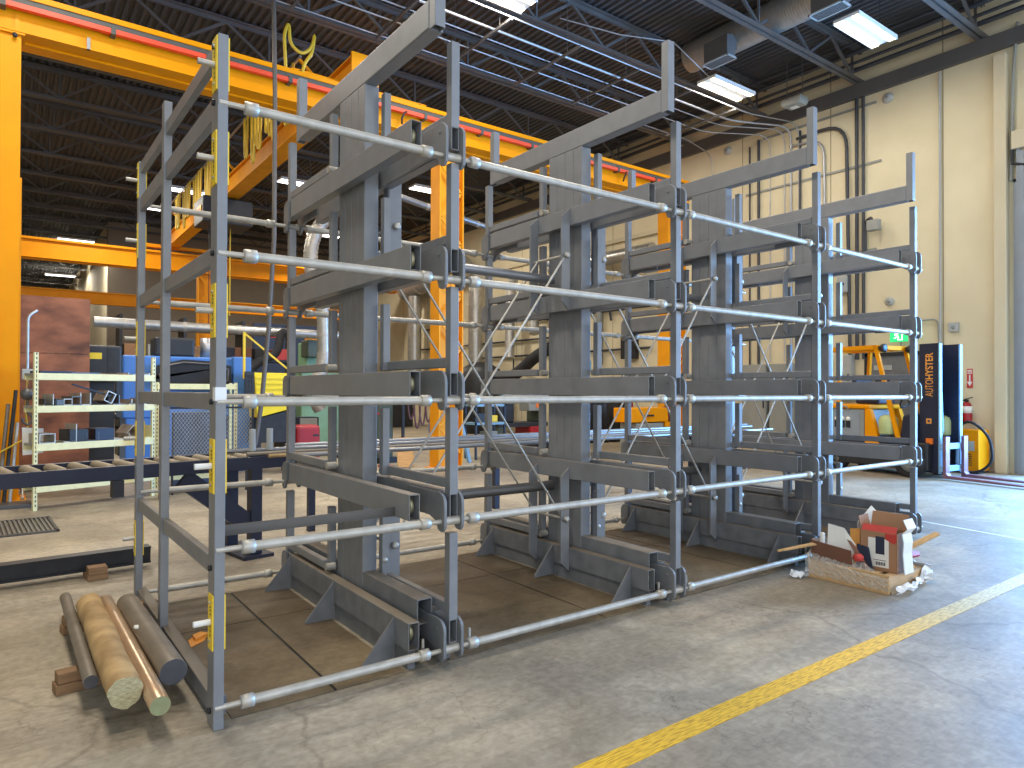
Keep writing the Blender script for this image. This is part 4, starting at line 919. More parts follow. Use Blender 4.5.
gd.box(-0.47, 0.47, -0.68, -0.60, 2.28, 2.36); gd.box(-0.47, 0.47, -1.76, -1.68, 2.28, 2.36)
for i in range(6): gd.box(-0.36 + i * 0.13, -0.32 + i * 0.13, -1.70, -0.64, 2.30, 2.34)
gd.build('overhead_guard', 'yellow', fk, bevel=0.008)
for sx in (-0.40, 0.40):
    l_ = MB().lathe([(0, -0.05), (0.05, -0.05), (0.075, 0.0), (0.08, 0.04), (0.07, 0.05)], (sx, -0.54, 2.30), (0, 1, 0), 16).build('work_lamp', 'black', fk)
    MB().lathe([(0, 0), (0.068, 0), (0.0, 0.012)], (sx, -0.495, 2.30), (0, 1, 0), 16).build('lens', 'ltblue', l_)
mast = MB()
mast.build('mast', 'navy', fk) if False else None
ms = MB()
for sx in (-1, 1):
    ms.box(sx * 0.30 - 0.012, sx * 0.30 + 0.012, 0.08, 0.42, 0.10, 2.34)
    ms.box(sx * 0.30 - 0.05 * (sx > 0) - 0.0, sx * 0.30 + 0.05 * (sx < 0), 0.08, 0.10, 0.10, 2.34)
ms.box(-0.30, 0.30, 0.08, 0.12, 2.20, 2.34); ms.box(-0.30, 0.30, 0.08, 0.12, 1.20, 1.30); ms.box(-0.30, 0.30, 0.08, 0.12, 0.12, 0.3); ms.box(-0.27, 0.27, 0.12, 0.13, 0.3, 2.2)
mst = ms.build('mast', 'navy', fk)
for sx in (-1, 1): MB().box(sx * 0.30 - 0.035, sx * 0.30 + 0.035, 0.42, 0.445, 0.10, 2.33).build('mast_rail', 'ltblue', mst)
for body, z0, L, bold in (('AUTO', 1.42, 0.29, 0.0), ('HYSTER', 1.72, 0.46, 0.022)):
    v_, f_ = text_mesh(body, L, 0.135, bold)
    MB().add([(0.313 + max(0, zz) * 0.1, 0.32 - yy, z0 + xx) for xx, yy, zz in v_], f_).build('lettering', 'orangep', mst)
MB().box(0.312, 0.315, 0.20, 0.29, 0.95, 1.04).build('decal', 'orangep', mst); MB().box(0.315, 0.317, 0.225, 0.265, 0.975, 1.015).build('decal_mark', 'navyprint', mst)
MB().box(0.312, 0.36, 0.22, 0.32, 0.60, 0.70).build('turn_lamp', 'olens', mst)
MB().tube((0.12, 0.22, 0.15), (0.12, 0.22, 1.75), 0.035, 10).build('lift_cylinder', 'galv', mst)
MB().path(bend([(-0.05, 0.2, 0.4), (-0.05, 0.25, 1.5), (0.08, 0.32, 1.55), (0.10, 0.36, 0.8)], 0.1), 0.018, 6).build('hose', 'ltblue', mst)
cgm = MB(); cgm.box(-0.36, 0.36, 0.45, 0.49, 0.52, 0.62); cgm.box(-0.36, 0.36, 0.45, 0.49, 0.14, 0.24)
for sx in (-0.2, 0.2): cgm.box(sx - 0.03, sx + 0.03, 0.42, 0.46, 0.14, 0.62)
cg = cgm.build('carriage', 'ltblue', fk, bevel=0.006)
for sx in (-0.27, 0.27):
    b = MB(); b.prism([(0.49, 0.03), (2.05, 0.03), (2.05, 0.045), (0.57, 0.085), (0.54, 0.12), (0.54, 0.74), (0.49, 0.74)], 'x', sx - 0.06, sx + 0.06); b.build('fork', 'forkred', fk, bevel=0.004)

# ================================================================== LEFT: SHELVING, PLYWOOD, CONVEYOR
def shelving(label, loc, rz, L, levels, hgt, depth=0.42, inset=0.0):
    t = thing('shelving_unit', label, 'shelving', loc, rz, None)
    for x in (0, L):
        for y in (0, depth):
            x = x + (inset if (y > 0 and x == 0) else 0)
            b = MB(); b.box(x - 0.022, x + 0.022, y - 0.002, y + 0.002, 0, hgt); b.box(x - 0.022, x - 0.018, y, y + (0.04 if y == 0 else -0.04), 0, hgt)
            p_ = b.build('slotted_post', 'cream', t)
            if y == 0:
                sl_ = MB(); z = 0.05
                while z < hgt - 0.03: sl_.box(x - 0.005, x + 0.007, -0.0035, -0.002, z, z + 0.028); z += 0.055
                sl_.build('slots', 'dark', p_)
    for z0, z1 in levels:
        s0 = MB(); s0.box(0, L, -0.012, 0.03, z0, z1); s0.box(0, L, depth - 0.03, depth + 0.012, z0, z1); sb = s0.build('shelf_beam', 'cream', t, bevel=0.004)
        MB().box(0.0, L, 0.0, depth, z1 - 0.03, z1).build('shelf_deck', 'grey', sb)
    return t
LVL = [(0.22, 0.30), (0.73, 0.82), (1.205, 1.29), (1.61, 1.695)]
RS = R(20)
shelving('cream slotted shelving holding steel profiles in front of the plywood', (0.276, 10.23, 0), RS, 1.46, LVL, 1.95, 0.34, 0.13)
def onshelf(lx, ly, z): lx *= 0.83; return (0.276 + lx * math.cos(RS) - ly * math.sin(RS), 10.23 + lx * math.sin(RS) + ly * math.cos(RS), z)
def profile(kind, w, h, L):
    b = MB()
    if kind == 'box': b.rtube((0, 0, h / 2), (0, L, h / 2), w, h, 0.012)
    elif kind == 'ang': b.box(0, w, 0, L, 0, 0.012); b.box(w - 0.012, w, 0, L, 0, h)
    elif kind == 'chan': b.box(-w / 2, w / 2, 0, L, 0, 0.012); b.box(-w / 2, -w / 2 + 0.012, 0, L, 0, h); b.box(w / 2 - 0.012, w / 2, 0, L, 0, h)
    elif kind == 'solid': b.box(-w / 2, w / 2, 0, L, 0, h)
    elif kind == 'tee': b.box(-w / 2, w / 2, 0, L, 0, 0.014); b.box(-0.008, 0.008, 0, L, 0.014, h)
    return b
items = [(2, .10, 'ang', .09, .10, 'galv', 0), (2, .20, 'chan', .11, .06, 'dark', 0), (2, .33, 'solid', .08, .05, 'scale', 0), (2, .44, 'box', .08, .06, 'galv', 0), (2, .56, 'box', .09, .08, 'scale', 0), (2, .69, 'chan', .10, .11, 'galv', 0), (2, .86, 'ang', .12, .07, 'dark', 0), (2, 1.02, 'box', .09, .10, 'galv', 25), (2, 1.2, 'tee', .12, .09, 'scale', 0), (2, 1.36, 'ang', .13, .06, 'galv', 0), (2, 1.52, 'chan', .16, .05, 'galv', 0),
         (1, .16, 'box', .14, .085, 'galv', 0), (1, .38, 'ang', .12, .16, 'galv', 0), (1, .60, 'solid', .17, .11, 'dark', 0), (1, .80, 'chan', .12, .08, 'scale', 0), (1, .98, 'solid', .18, .11, 'navy', 0), (1, 1.12, 'ang', .16, .06, 'galv', 0), (1, 1.38, 'box', .10, .10, 'galv', 40), (1, 1.54, 'ang', .14, .12, 'cream', 0),
         (3, .30, 'solid', .40, .03, 'navy', 0), (3, .70, 'solid', .35, .02, 'scale', 0), (3, 1.15, 'solid', .45, .012, 'wood', 0), (3, 1.52, 'chan', .3, .03, 'galv', 0)]
KN = {'box': 'square steel tube', 'ang': 'steel angle', 'chan': 'steel channel', 'solid': 'solid steel block', 'tee': 'steel tee'}
KM = {'galv': 'pale', 'dark': 'black', 'scale': 'dark grey', 'navy': 'navy', 'cream': 'cream', 'wood': 'brown'}
SHN = {1: 'lower', 2: 'middle', 3: 'top'}
cnt = {}
for lv, lx, kd, w_, h_, mm, tw in items:
    cnt[lv] = cnt.get(lv, 0) + 1
    w_, h_ = w_ * (1.0 if lv == 3 else 1.3), h_ * (1.0 if lv == 3 else 1.45)
    o = profile(kd, w_, h_, 0.3).build({'box': 'square_tube', 'ang': 'steel_angle', 'chan': 'steel_channel', 'solid': 'steel_block', 'tee': 'steel_tee'}[kd], mm)
    zz = LVL[lv][1] + (0.6 * w_ * 0.5 if tw else 0.0)
    o.location = onshelf(lx, 0.01, zz); o.rotation_euler = (0, R(tw), RS)
    tag(o, '%s %s end, %s from left on the %s cream shelf' % (KM[mm], KN[kd], ORD[cnt[lv] - 1], SHN[lv]), 'steel profile', 'steel profiles on the %s shelf' % SHN[lv])
o = MB().bar((0, 0, 0), (0.5, 0.0, -0.16), 0.03, 0.02).build('flat_bar', 'black'); o.location = onshelf(0.52, 0.06, 1.56); o.rotation_euler = (0, 0, RS)
tag(o, 'black flat bar leaning across the profiles on the middle cream shelf', 'bar')
s2 = shelving('short cream shelf bay standing right of the profile shelving', (1.70, 10.78, 0), R(-4), 1.05, [(1.50, 1.58), (0.2, 0.28)], 1.60, 0.42, 0.15)
mp_ = MB()
for i in range(24):
    for j in range(13):
        x0, z0, a_, c_ = 0.05 + i * 0.047, 0.36 + j * 0.066, 0.0235, 0.033
        for p_, q_ in (((0, c_), (a_, 0)), ((a_, 0), (2 * a_, c_)), ((0, c_), (a_, 2 * c_)), ((a_, 2 * c_), (2 * a_, c_))):
            mp_.bar((x0 + p_[0], -0.04, z0 + p_[1]), (x0 + q_[0], -0.04, z0 + q_[1]), 0.004, 0.008, (0, 1, 0))
mg = thing('mesh_guard', 'expanded metal mesh guard panel hung below the short shelf bay', 'guard', (1.78, 10.70, 0), R(-4))
mp_.build('mesh', 'galv', mg)
b = MB(); b.box(0.03, 1.2, -0.05, -0.03, 1.22, 1.25); b.box(0.03, 1.2, -0.05, -0.03, 0.33, 0.36); b.box(0.03, 0.06, -0.05, -0.03, 0.33, 1.25); b.box(1.17, 1.2, -0.05, -0.03, 0.33, 1.25); b.build('frame', 'dark', mg)
for sx in (0.1, 1.1): MB().box(sx - 0.015, sx + 0.015, -0.05, -0.02, 0, 0.33).build('leg', 'dark', mg)
tag(MB().box(1.66, 1.76, 10.3, 10.4, 0.0, 1.30).build('maroon_post', 'maroon', bevel=0.006), 'square maroon steel post behind the middle post of the end frame', 'post')
tag(MB().box(2.02, 2.75, 11.42, 11.55, 0.0, 1.15).build('machine_cover', 'slate', bevel=0.02), 'dusty dark blue machine cover behind the mesh guard', 'machine cover')

pw = thing('plywood_panel', 'tall weathered orange-brown plywood wall panel behind the shelving', 'panel', (0.13, 12.15, 0))
MB().box(0, 0.86, 0, 0.03, 0.04, 2.02).build('lower_sheet', 'ply', pw); MB().box(0, 0.86, 0, 0.03, 2.03, 2.86).build('upper_sheet', 'ply', pw)
for xx in (0.02, 0.42, 0.80): MB().box(xx, xx + 0.05, 0.03, 0.10, 0.0, 2.86).build('stud', 'wood', pw)
tag(MB().box(0.15, 0.45, 12.3, 12.4, 0, 2.45).build('red_brown_post', 'maroon'), 'dark red-brown board standing behind the plywood', 'board')
# conduit drop, switch box and paper by the column
g = thing('switch_box', 'pale switch box on a white conduit beside the yellow column', 'electrical box', (0.20, 11.0, 1.62))
MB().box(-0.06, 0.06, -0.05, 0.05, 0, 0.14).build('case', 'ltgrey', g, bevel=0.008); MB().path(bend([(0.0, 0, 0.14), (0.0, 0, 0.84), (0.1, 0.05, 0.92)], 0.1), 0.018, 8).build('conduit', 'conduit', g); MB().path(bend([(0, -0.03, 0), (-0.02, -0.04, -0.4), (0.02, -0.03, -0.75), (-0.3, -0.03, -0.95)], 0.1), 0.012, 6).build('cord', 'festoon', g)
g2 = thing('hook_block', 'small steel hook and pulley hanging beside the yellow column', 'hook', (0.2, 10.9, 1.05))
MB().lathe([(0, -0.03), (0.07, -0.03), (0.08, 0), (0.07, 0.03), (0, 0.03)], (0, 0, 0.38), (0, 1, 0), 14).build('pulley', 'scale', g2)
MB().path([(0, 0, 0.3), (0, 0, 0.15), (0.05, 0, 0.08), (0.05, 0, 0.02), (0, 0, -0.02), (-0.05, 0, 0.02), (-0.05, 0, 0.07)], 0.016, 8).build('hook', 'scale', g2); MB().box(-0.004, 0.004, -0.004, 0.004, 0.44, 0.55).build('chain', 'scale', g2)
tag(MB().prism([(0.155, 0.64), (0.375, 0.66), (0.375, 0.98), (0.145, 1.0)], 'y', 10.86, 10.866).build('paper_sheet', 'paper'), 'white paper sheet hanging beside the yellow column', 'paper')
for i, (xx, lean, hh, mm, lab) in enumerate(((-0.14, 0.02, 1.75, 'scale', 'leftmost steel bar leaning on the yellow column'), (-0.05, 0.05, 1.3, 'bar_grey', 'shorter grey bar leaning on the yellow column'), (0.02, 0.06, 1.48, 'black', 'black bar leaning on the right of the yellow column'), (0.06, 0.04, 1.05, 'galv', 'shortest pale pipe leaning on the yellow column'))):
    tag(MB().tube((xx - lean, 10.9, 0.0), (xx + lean, 11.14, hh), 0.022, 8).build('steel_bar', mm), lab, 'bar')
# conveyor
CVR = R(9)
cv = thing('roller_conveyor', 'navy roller conveyor with dusty rollers behind the end frame', 'conveyor', (-0.04, 5.98, 0), CVR)
MB().box(-2.5, 2.25, 0, 0.05, 0.79, 0.90).build('side_rail', 'navy', cv, bevel=0.004); MB().box(-2.5, 2.25, 0.55, 0.60, 0.79, 0.90).build('side_rail', 'navy', cv, bevel=0.004)
rb_ = MB()
for i in range(27):
    xx = -2.2 + i * 0.162
    MB().lathe([(0, 0), (0.038, 0.0), (0.042, 0.03), (0.042, 0.45), (0.038, 0.48), (0, 0.48)], (xx, 0.06, 0.868), (0, 1, 0), 12).build('roller', 'dustroll', cv)
for lx in (1.86, -2.0):
    b = MB(); b.box(lx - 0.05, lx + 0.05, 0.0, 0.10, 0.03, 0.79); b.box(lx - 0.05, lx + 0.05, 0.5, 0.60, 0.03, 0.79); b.box(lx - 0.05, lx + 0.05, 0.1, 0.5, 0.25, 0.33); lg = b.build('leg_frame', 'navy', cv, bevel=0.004)
    MB().bar((lx - 0.62, 0.05, 0.76), (lx - 0.03, 0.05, 0.28), 0.06, 0.16, (0, 0, 1)).build('diagonal_brace', 'navy', lg)
    MB().box(lx - 0.14, lx + 0.14, -0.05, 0.65, 0.0, 0.03).build('foot_plate', 'navy', lg)
MB().box(0.7, 0.78, -0.02, 0.05, 0.66, 0.79).build('sensor_bracket', 'dark', cv); MB().box(1.35, 1.95, 0.45, 0.54, 0.80, 0.815).build('side_shelf', 'dark', cv)
for xx in (1.95, 2.12): MB().tube((xx, 0.3, 0.93), (xx, 0.3, 1.13), 0.03, 10).build('guide_roll', 'ltgrey', cv)
# long bars on stands beyond the rack
for i, (ya, yb, x0, x1, r, z, mm, lab) in enumerate(((5.98, 6.05, 2.05, 9.4, 0.022, 0.922, 'bar_blue', 'nearest bright bar of the long stock lying behind the rack'), (6.32, 6.42, 1.72, 9.0, 0.020, 0.920, 'bar_grey', 'second grey bar of the long stock lying behind the rack'), (6.70, 6.75, 1.62, 9.9, 0.022, 0.922, 'bar_blue', 'third bright bar of the long stock lying behind the rack'), (7.05, 7.12, 2.3, 10.3, 0.024, 0.924, 'bar_blue', 'farthest bright bar of the long stock lying behind the rack'), (6.12, 6.16, 1.85, 3.1, 0.016, 0.916, 'stone', 'short rusty bar lying in front of the long stock'))):
    p = (x0, ya, z); tag(MB().tube(p, (x1, yb, z), r, 12).build('long_bar', mm, off=p), lab, 'bar', 'long bar stock behind the rack')
for k, xx in enumerate((2.6, 5.0, 7.4)):
    g = thing('bar_stand', 'dark low stand carrying the long bar stock, %s from left' % ORD[k], 'stand', (xx, 6.5, 0), 0, 'stands under the long bar stock')
    MB().box(-0.04, 0.04, -0.62, 0.72, 0.84, 0.90).build('beam', 'navy', g, bevel=0.004)
    for sy in (-0.54, 0.62): MB().box(-0.035, 0.035, sy - 0.035, sy + 0.035, 0, 0.84).build('leg', 'navy', g)
# beam, block and grate on the floor
hb_ = MB(); hb_.box(-4, 0.98, 0, 0.13, 0.045, 0.06); hb_.box(-4, 0.98, 0, 0.13, 0.165, 0.18); hb_.box(-4, 0.98, 0.02, 0.035, 0.06, 0.165)
fb = hb_.build('floor_beam', 'black'); fb.location = (0, 6.36, 0); fb.rotation_euler = (0, 0, R(4)); tag(fb, 'long black steel beam lying on the floor behind the end frame', 'beam')
wb_ = thing('wood_block', 'orange wood block propping the black floor beam', 'wood block', (0.57, 6.36, 0), R(4))
MB().box(-0.07, 0.07, -0.12, 0.10, 0, 0.045).build('timber', 'wood', wb_, bevel=0.004); MB().box(-0.065, 0.065, -0.12, -0.01, 0.047, 0.105).build('timber', 'wood', wb_, bevel=0.004)
gr = thing('floor_grate', 'ribbed steel floor grate at the left edge', 'grate', (-0.75, 8.55, 0), R(3))
b = MB(); b.box(0, 1.2, 0, 0.04, 0, 0.02); b.box(0, 1.2, 0.96, 1.0, 0, 0.02); b.box(0, 0.03, 0, 1, 0, 0.02); b.box(1.17, 1.2, 0, 1, 0, 0.02); b.build('frame', 'scale', gr)
b = MB()
for i in range(28): b.box(0.03 + i * 0.041, 0.052 + i * 0.041, 0.04, 0.96, 0.0, 0.018)
b.build('bars', 'barsgrey', gr)
MB().box(0.02, 1.18, 0.02, 0.98, 0.0, 0.004).build('drain_floor', 'scale', gr)
tag(MB().box(-0.6, 0.25, 10.55, 10.9, 0, 0.05).build('steel_tray', 'scale', bevel=0.004), 'dark shallow steel tray on the floor at the column foot', 'tray')

# ================================================================== MACHINES IN THE BACKGROUND
bm_ = thing('band_saw', 'blue machine with a long black belt guard behind the short shelf', 'machine', (1.45, 13.2, 0))
MB().box(0.1, 2.15, 0, 0.8, 1.0, 2.08).build('body', 'blue', bm_, bevel=0.03); MB().box(0.15, 1.1, 0.02, 0.75, 0.0, 1.0).build('base', 'blue', bm_, bevel=0.02); MB().box(1.86, 2.18, -0.12, 0.5, 0.0, 2.1).build('front_cabinet', 'blue', bm_, bevel=0.02)
g_ = MB(); g_.prism([(0.52, 1.72)] + [(0.68 + 0.17 * math.cos(R(a)), 1.73 + 0.2 * math.sin(R(a))) for a in (200, 160, 120, 90)] + [(1.0, 2.02), (1.55, 2.0), (1.8, 1.92), (1.8, 1.62), (1.5, 1.52), (0.95, 1.5)] + [(0.68 + 0.17 * math.cos(R(a)), 1.73 + 0.2 * math.sin(R(a))) for a in (270, 235)], 'y', -0.22, 0.0)
gg = g_.build('belt_guard', 'rubber', bm_, bevel=0.03)
MB().path([(0.62, -0.23, 1.74), (0.72, -0.23, 1.9), (1.0, -0.23, 1.97), (1.5, -0.23, 1.95), (1.74, -0.23, 1.86), (1.74, -0.23, 1.66), (1.5, -0.23, 1.57), (1.0, -0.23, 1.55), (0.7, -0.23, 1.6), (0.62, -0.23, 1.74)], 0.02, 6, False).build('guard_rim', 'scale', gg)
MB().box(0.6, 1.25, 0.1, 0.6, 2.08, 2.42).build('motor_housing', 'dark', bm_, bevel=0.04); MB().lathe([(0, 0), (0.12, 0), (0.12, 0.36), (0, 0.36)], (1.5, 0.3, 2.08), (0, 0, 1), 16).build('canister', 'conduit', bm_)
hp = thing('black_hopper', 'black slotted hopper with a small yellow sticker left of the blue machine', 'machine', (0.80, 12.9, 0))
MB().prism([(0.05, 1.62), (0.62, 1.62), (0.68, 1.75), (0.68, 2.2), (0.0, 2.2), (0.0, 1.75)], 'y', -0.2, 0.35).build('hopper_body', 'dark', hp, bevel=0.03); MB().box(0.10, 0.60, -0.05, 0.3, 0.0, 1.62).build('base', 'dark', hp); MB().box(0.22, 0.40, -0.206, -0.2, 1.98, 2.08).build('sticker', 'ylabel', hp); MB().box(0.48, 0.58, -0.21, -0.2, 1.65, 2.15).build('rib', 'black', hp)
yb_ = thing('ventilated_bin', 'bright yellow ribbed bin tilted on a dark stand behind the rack', 'bin', (3.45, 12.4, 0))
b = MB(); b.prism([(0.10, 1.00), (0.72, 1.16), (0.66, 1.80), (0.04, 1.80)], 'y', 0, 0.5); b.build('body', 'yplastic', yb_, bevel=0.01)
for k in range(6): MB().box(0.10 - k * 0.006, 0.68, -0.025, 0.0, 1.22 + k * 0.095, 1.245 + k * 0.095).build('rib', 'yplastic', yb_)
b = MB()
for i in range(3):
    for j in range(6): b.box(-0.10 + i * 0.05, -0.085 + i * 0.05, 0.0, 0.02, 1.28 + j * 0.085, 1.33 + j * 0.085)
b.box(-0.12, 0.05, 0.01, 0.03, 1.25, 1.82); b.build('grid_side', 'dark', yb_)
MB().prism([(0.06, 0.55), (0.8, 0.55), (0.8, 1.15), (0.1, 0.98)], 'y', 0.05, 0.48).build('tray', 'black', yb_)
for sx in (0.15, 0.7): MB().box(sx - 0.03, sx + 0.03, 0.05, 0.45, 0, 0.55).build('leg', 'dark', yb_)
MB().box(-0.02, 0.02, 0.48, 0.52, 1.7, 2.55).build('yellow_post', 'ylabel', yb_); MB().bar((0, 0.5, 2.53), (0.78, 0.5, 1.9), 0.02, 0.03).build('yellow_strut', 'ylabel', yb_)
rc = thing('red_cabinet', 'red rounded cabinet on the floor left of the first rack upright', 'cabinet', (4.40, 12.9, 0))
MB().box(0, 0.5, 0, 0.4, 0.03, 0.82).build('body', 'redpaint', rc, bevel=0.08, seg=3); MB().box(0.03, 0.47, 0.03, 0.37, 0, 0.05).build('plinth', 'black', rc); MB().box(0.34, 0.46, -0.004, 0.02, 0.6, 0.64).build('handle', 'black', rc)
gm = thing('green_mill', 'pale green machine tool with dark control head behind the first bay', 'machine', (5.35, 15.6, 0))
MB().box(0.1, 1.15, 0, 0.7, 0, 1.55).build('base', 'green', gm, bevel=0.03); MB().box(0.05, 1.25, -0.15, 0.6, 1.55, 1.9).build('table', 'green', gm, bevel=0.02); MB().box(0.25, 0.8, 0.1, 0.7, 1.9, 2.62).build('column', 'green', gm, bevel=0.03); MB().box(0.15, 0.55, -0.25, 0.2, 2.25, 2.65).build('head', 'dgreen', gm, bevel=0.03); MB().box(0.62, 0.70, -0.02, 0.1, 2.15, 2.45).build('panel', 'paper', gm); MB().box(0.35, 0.75, 0.0, 0.5, 2.64, 2.76).build('beacon_box', 'orangep', gm)
tag(MB().box(4.9, 5.35, 14.2, 14.6, 0.0, 0.92).build('control_cabinet', 'navy', bevel=0.02), 'dark navy control cabinet under the curved dust hose', 'cabinet')
tag(MB().box(4.93, 5.3, 14.16, 14.2, 0.66, 0.90).build('display_panel', 'grey', bevel=0.01), 'grey panel on the front of the dark navy control cabinet', 'panel')
# exhaust ducts
def spiral(name, pts, r, m, label, cat='duct', n=14, rr=0.5):
    t = thing(name, label, cat, pts[0])
    P = [Vector(p) - Vector(pts[0]) for p in bend(pts, rr, 7)]
    MB().path(P, r, n).build('duct_body', m, t)
    ring = MB()
    for i in range(len(P) - 1):
        a_, b_ = P[i], P[i + 1]; L = (b_ - a_).length; k = max(1, int(L / 0.9))
        for q in range(k):
            c_ = a_.lerp(b_, (q + 0.5) / k); d_ = (b_ - a_).normalized() * 0.03; ring.tube(c_ - d_, c_ + d_, r * 1.05, n)
    ring.build('joint_bands', 'rubber' if m == 'rubber' else 'galv', t); return t
spiral('exhaust_duct', [(6.6, 14.0, 6.4), (5.5, 14.0, 5.35), (5.05, 14.0, 4.6), (5.1, 14.0, 3.85), (5.35, 14.0, 3.3), (5.38, 14.0, 2.0), (5.1, 14.0, 1.45), (5.3, 14.0, 1.08)], 0.14, 'duct', 'bent silver exhaust duct dropping left of the first rack upright')
spiral('exhaust_duct', [(6.6, 14.2, 6.05), (8.3, 14.0, 5.72), (10.6, 14.0, 5.40)], 0.075, 'bar_blue', 'thin bright duct crossing high behind the orange column')
spiral('exhaust_duct', [(1.3, 15.2, 2.78), (6.6, 15.2, 2.76)], 0.10, 'duct', 'long horizontal silver duct above the blue machine')
spiral('exhaust_duct', [(4.95, 15.0, 2.74), (4.75, 14.9, 2.75), (4.65, 14.8, 2.25), (4.2, 14.6, 2.1), (3.7, 14.4, 1.6)], 0.085, 'rubber', 'black flexible hose bending down from the long horizontal duct', 'hose', 12)
spiral('exhaust_duct', [(14.35, 27.6, 5.95), (14.35, 22.6, 6.35)], 0.42, 'duct', 'thick silver duct along the far right wall', 'duct', 18)
spiral('exhaust_duct', [(14.3, 26.6, 5.6), (14.3, 26.6, 2.2)], 0.30, 'duct', 'thick vertical silver duct on the far wall beside the first upright', 'duct', 16)
spiral('exhaust_duct', [(14.6, 21.6, 5.75), (14.3, 21.6, 5.75), (14.2, 21.6, 5.4), (14.2, 21.6, 2.3)], 0.27, 'duct', 'silver downpipe duct with elbow right of the orange column', 'duct', 16)
spiral('exhaust_duct', [(14.3, 19.3, 5.5), (14.3, 19.5, 5.0), (13.9, 19.0, 2.6)], 0.17, 'duct', 'slanting silver duct left of the second upright, first of two', 'duct', 14)
spiral('exhaust_duct', [(14.4, 18.2, 5.4), (14.4, 18.3, 4.9), (14.1, 17.9, 3.4)], 0.17, 'duct', 'slanting silver duct left of the second upright, second of two', 'duct', 14)
spiral('exhaust_duct', [(14.45, 13.0, 5.45), (14.45, 17.4, 5.5)], 0.20, 'duct', 'horizontal silver duct on the right wall above the ledge between uprights', 'duct', 14)
PN = ['highest', 'second highest', 'third highest', 'fourth highest', 'lowest']
for k, (z, ya, yb_) in enumerate(((4.75, 13.6, 21.0), (4.15, 15.0, 26.5), (3.95, 13.2, 19.0), (3.3, 16.2, 27.0), (2.75, 13.4, 22.5))):
    wpipe([(WX - 0.09, ya, z - 0.5 if k % 2 else z), (WX - 0.09, ya + 0.1, z), (WX - 0.09, yb_, z)], 0.035, 'dconduit', 'dark pipe along the far right wall, %s of five' % PN[k], 'pipe', 'pipes along the far right wall')
for k, (yy, za, zb) in enumerate(((16.5, 2.0, 5.2), (19.9, 2.2, 4.4), (24.0, 2.0, 4.9))):
    wpipe([(WX - 0.16, yy, za), (WX - 0.16, yy, zb), (WX - 0.05, yy - 0.3, zb + 0.1)], 0.03, 'dconduit', 'dark upright pipe crossing the far wall pipes, %s from the door' % ORD[k], 'pipe')
wpipe([(WX - 0.1, 15.5, 6.0), (WX - 0.1, 15.5, 2.4)], 0.11, 'grey', 'grey vertical pipe on far right wall between the second and third uprights', 'pipe')
dc = thing('dust_collector', 'dark drum dust collector with thick black hoses by the right wall', 'machine', (13.5, 20.2, 0))
MB().lathe([(0, 0), (0.75, 0), (0.8, 0.05), (0.8, 2.0), (0.7, 2.25), (0.3, 2.5), (0, 2.5)], (0, 0, 0), (0, 0, 1), 24).build('drum', 'dark', dc)
MB().path(bend([(0.2, -0.5, 2.0), (0.2, -1.6, 1.9), (0.4, -2.6, 2.6), (0.6, -3.2, 2.9)], 0.6), 0.20, 10).build('hose', 'rubber', dc)
b = MB()
for a in range(0, 360, 60): b.box(0.78 * math.cos(R(a)) - 0.04, 0.78 * math.cos(R(a)) + 0.04, 0.78 * math.sin(R(a)) - 0.04, 0.78 * math.sin(R(a)) + 0.04, 0.3, 1.9)
b.build('ribs', 'scale', dc)
pmp = thing('pump_unit', 'small blue and grey pump unit on a dark frame left of the second upright', 'machine', (13.8, 15.6, 0))
MB().box(-0.4, 0.4, -0.6, 0.6, 0, 1.7).build('frame', 'dark', pmp, bevel=0.03); MB().box(-0.3, 0.3, -0.4, 0.1, 1.7, 2.1).build('motor', 'grey', pmp, bevel=0.05); MB().box(-0.25, 0.25, -0.55, -0.3, 2.05, 2.4).build('control_box', 'ltblue', pmp); MB().tube((0, 0.2, 1.7), (0, 0.2, 2.7), 0.07, 10).build('stack', 'maroon', pmp)
bl_ = MB(); bl_.box(-0.8, 0.8, -0.5, 0.5, 0, 1.9)
ct = bl_.build('machine_housing', 'dark', bevel=0.04); ct.location = (12.6, 25.5, 0); tag(ct, 'dark machine housing far back below the thick wall duct', 'machine')
# workshop clutter behind the bars, left of orange column
wk = thing('hose_rack', 'rack of purple-brown hoses hanging in loops left of the orange column', 'hose rack', (6.45, 12.4, 0))
b = MB(); b.box(-0.05, 0.0, 0, 0.05, 0, 1.5); b.box(0.9, 0.95, 0, 0.05, 0, 1.5); b.box(-0.05, 0.95, 0, 0.05, 1.45, 1.5); b.build('stand', 'dark', wk)
for i in range(7):
    xx = 0.05 + i * 0.13; a = 0.55 + 0.25 * ((i * 7) % 4) / 4
    MB().path([(xx + 0.16 * k / 10, -0.03 - 0.02 * (i % 2), 1.46 - a * (1 - ((k - 5) / 5) ** 2) ** 0.5) for k in range(11)], 0.018, 6).build('hose', 'hose', wk)
MB().box(0.55, 0.8, -0.05, 0.0, 0.62, 0.82).build('blue_tag', 'blue', wk)
rs = thing('red_stand', 'small red pipe stand left of the hose rack', 'stand', (5.95, 12.2, 0)); MB().box(-0.02, 0.02, -0.02, 0.02, 0, 1.05).build('post', 'redpaint', rs); MB().box(-0.2, 0.02, -0.02, 0.02, 1.02, 1.06).build('arm', 'redpaint', rs); MB().box(-0.12, 0.12, -0.12, 0.12, 0, 0.03).build('base', 'redpaint', rs)
gp = thing('machine_pedestal', 'dark olive machine pedestal between red stand and hoses', 'machine', (6.25, 12.9, 0)); MB().box(-0.15, 0.2, 0, 0.4, 0, 1.35).build('column', 'dgreen', gp, bevel=0.03); MB().box(-0.25, 0.3, -0.05, 0.45, 1.35, 1.6).build('head', 'dgreen', gp, bevel=0.04); MB().box(-0.2, 0.25, -0.08, 0.45, 0, 0.12).build('foot', 'dark', gp)
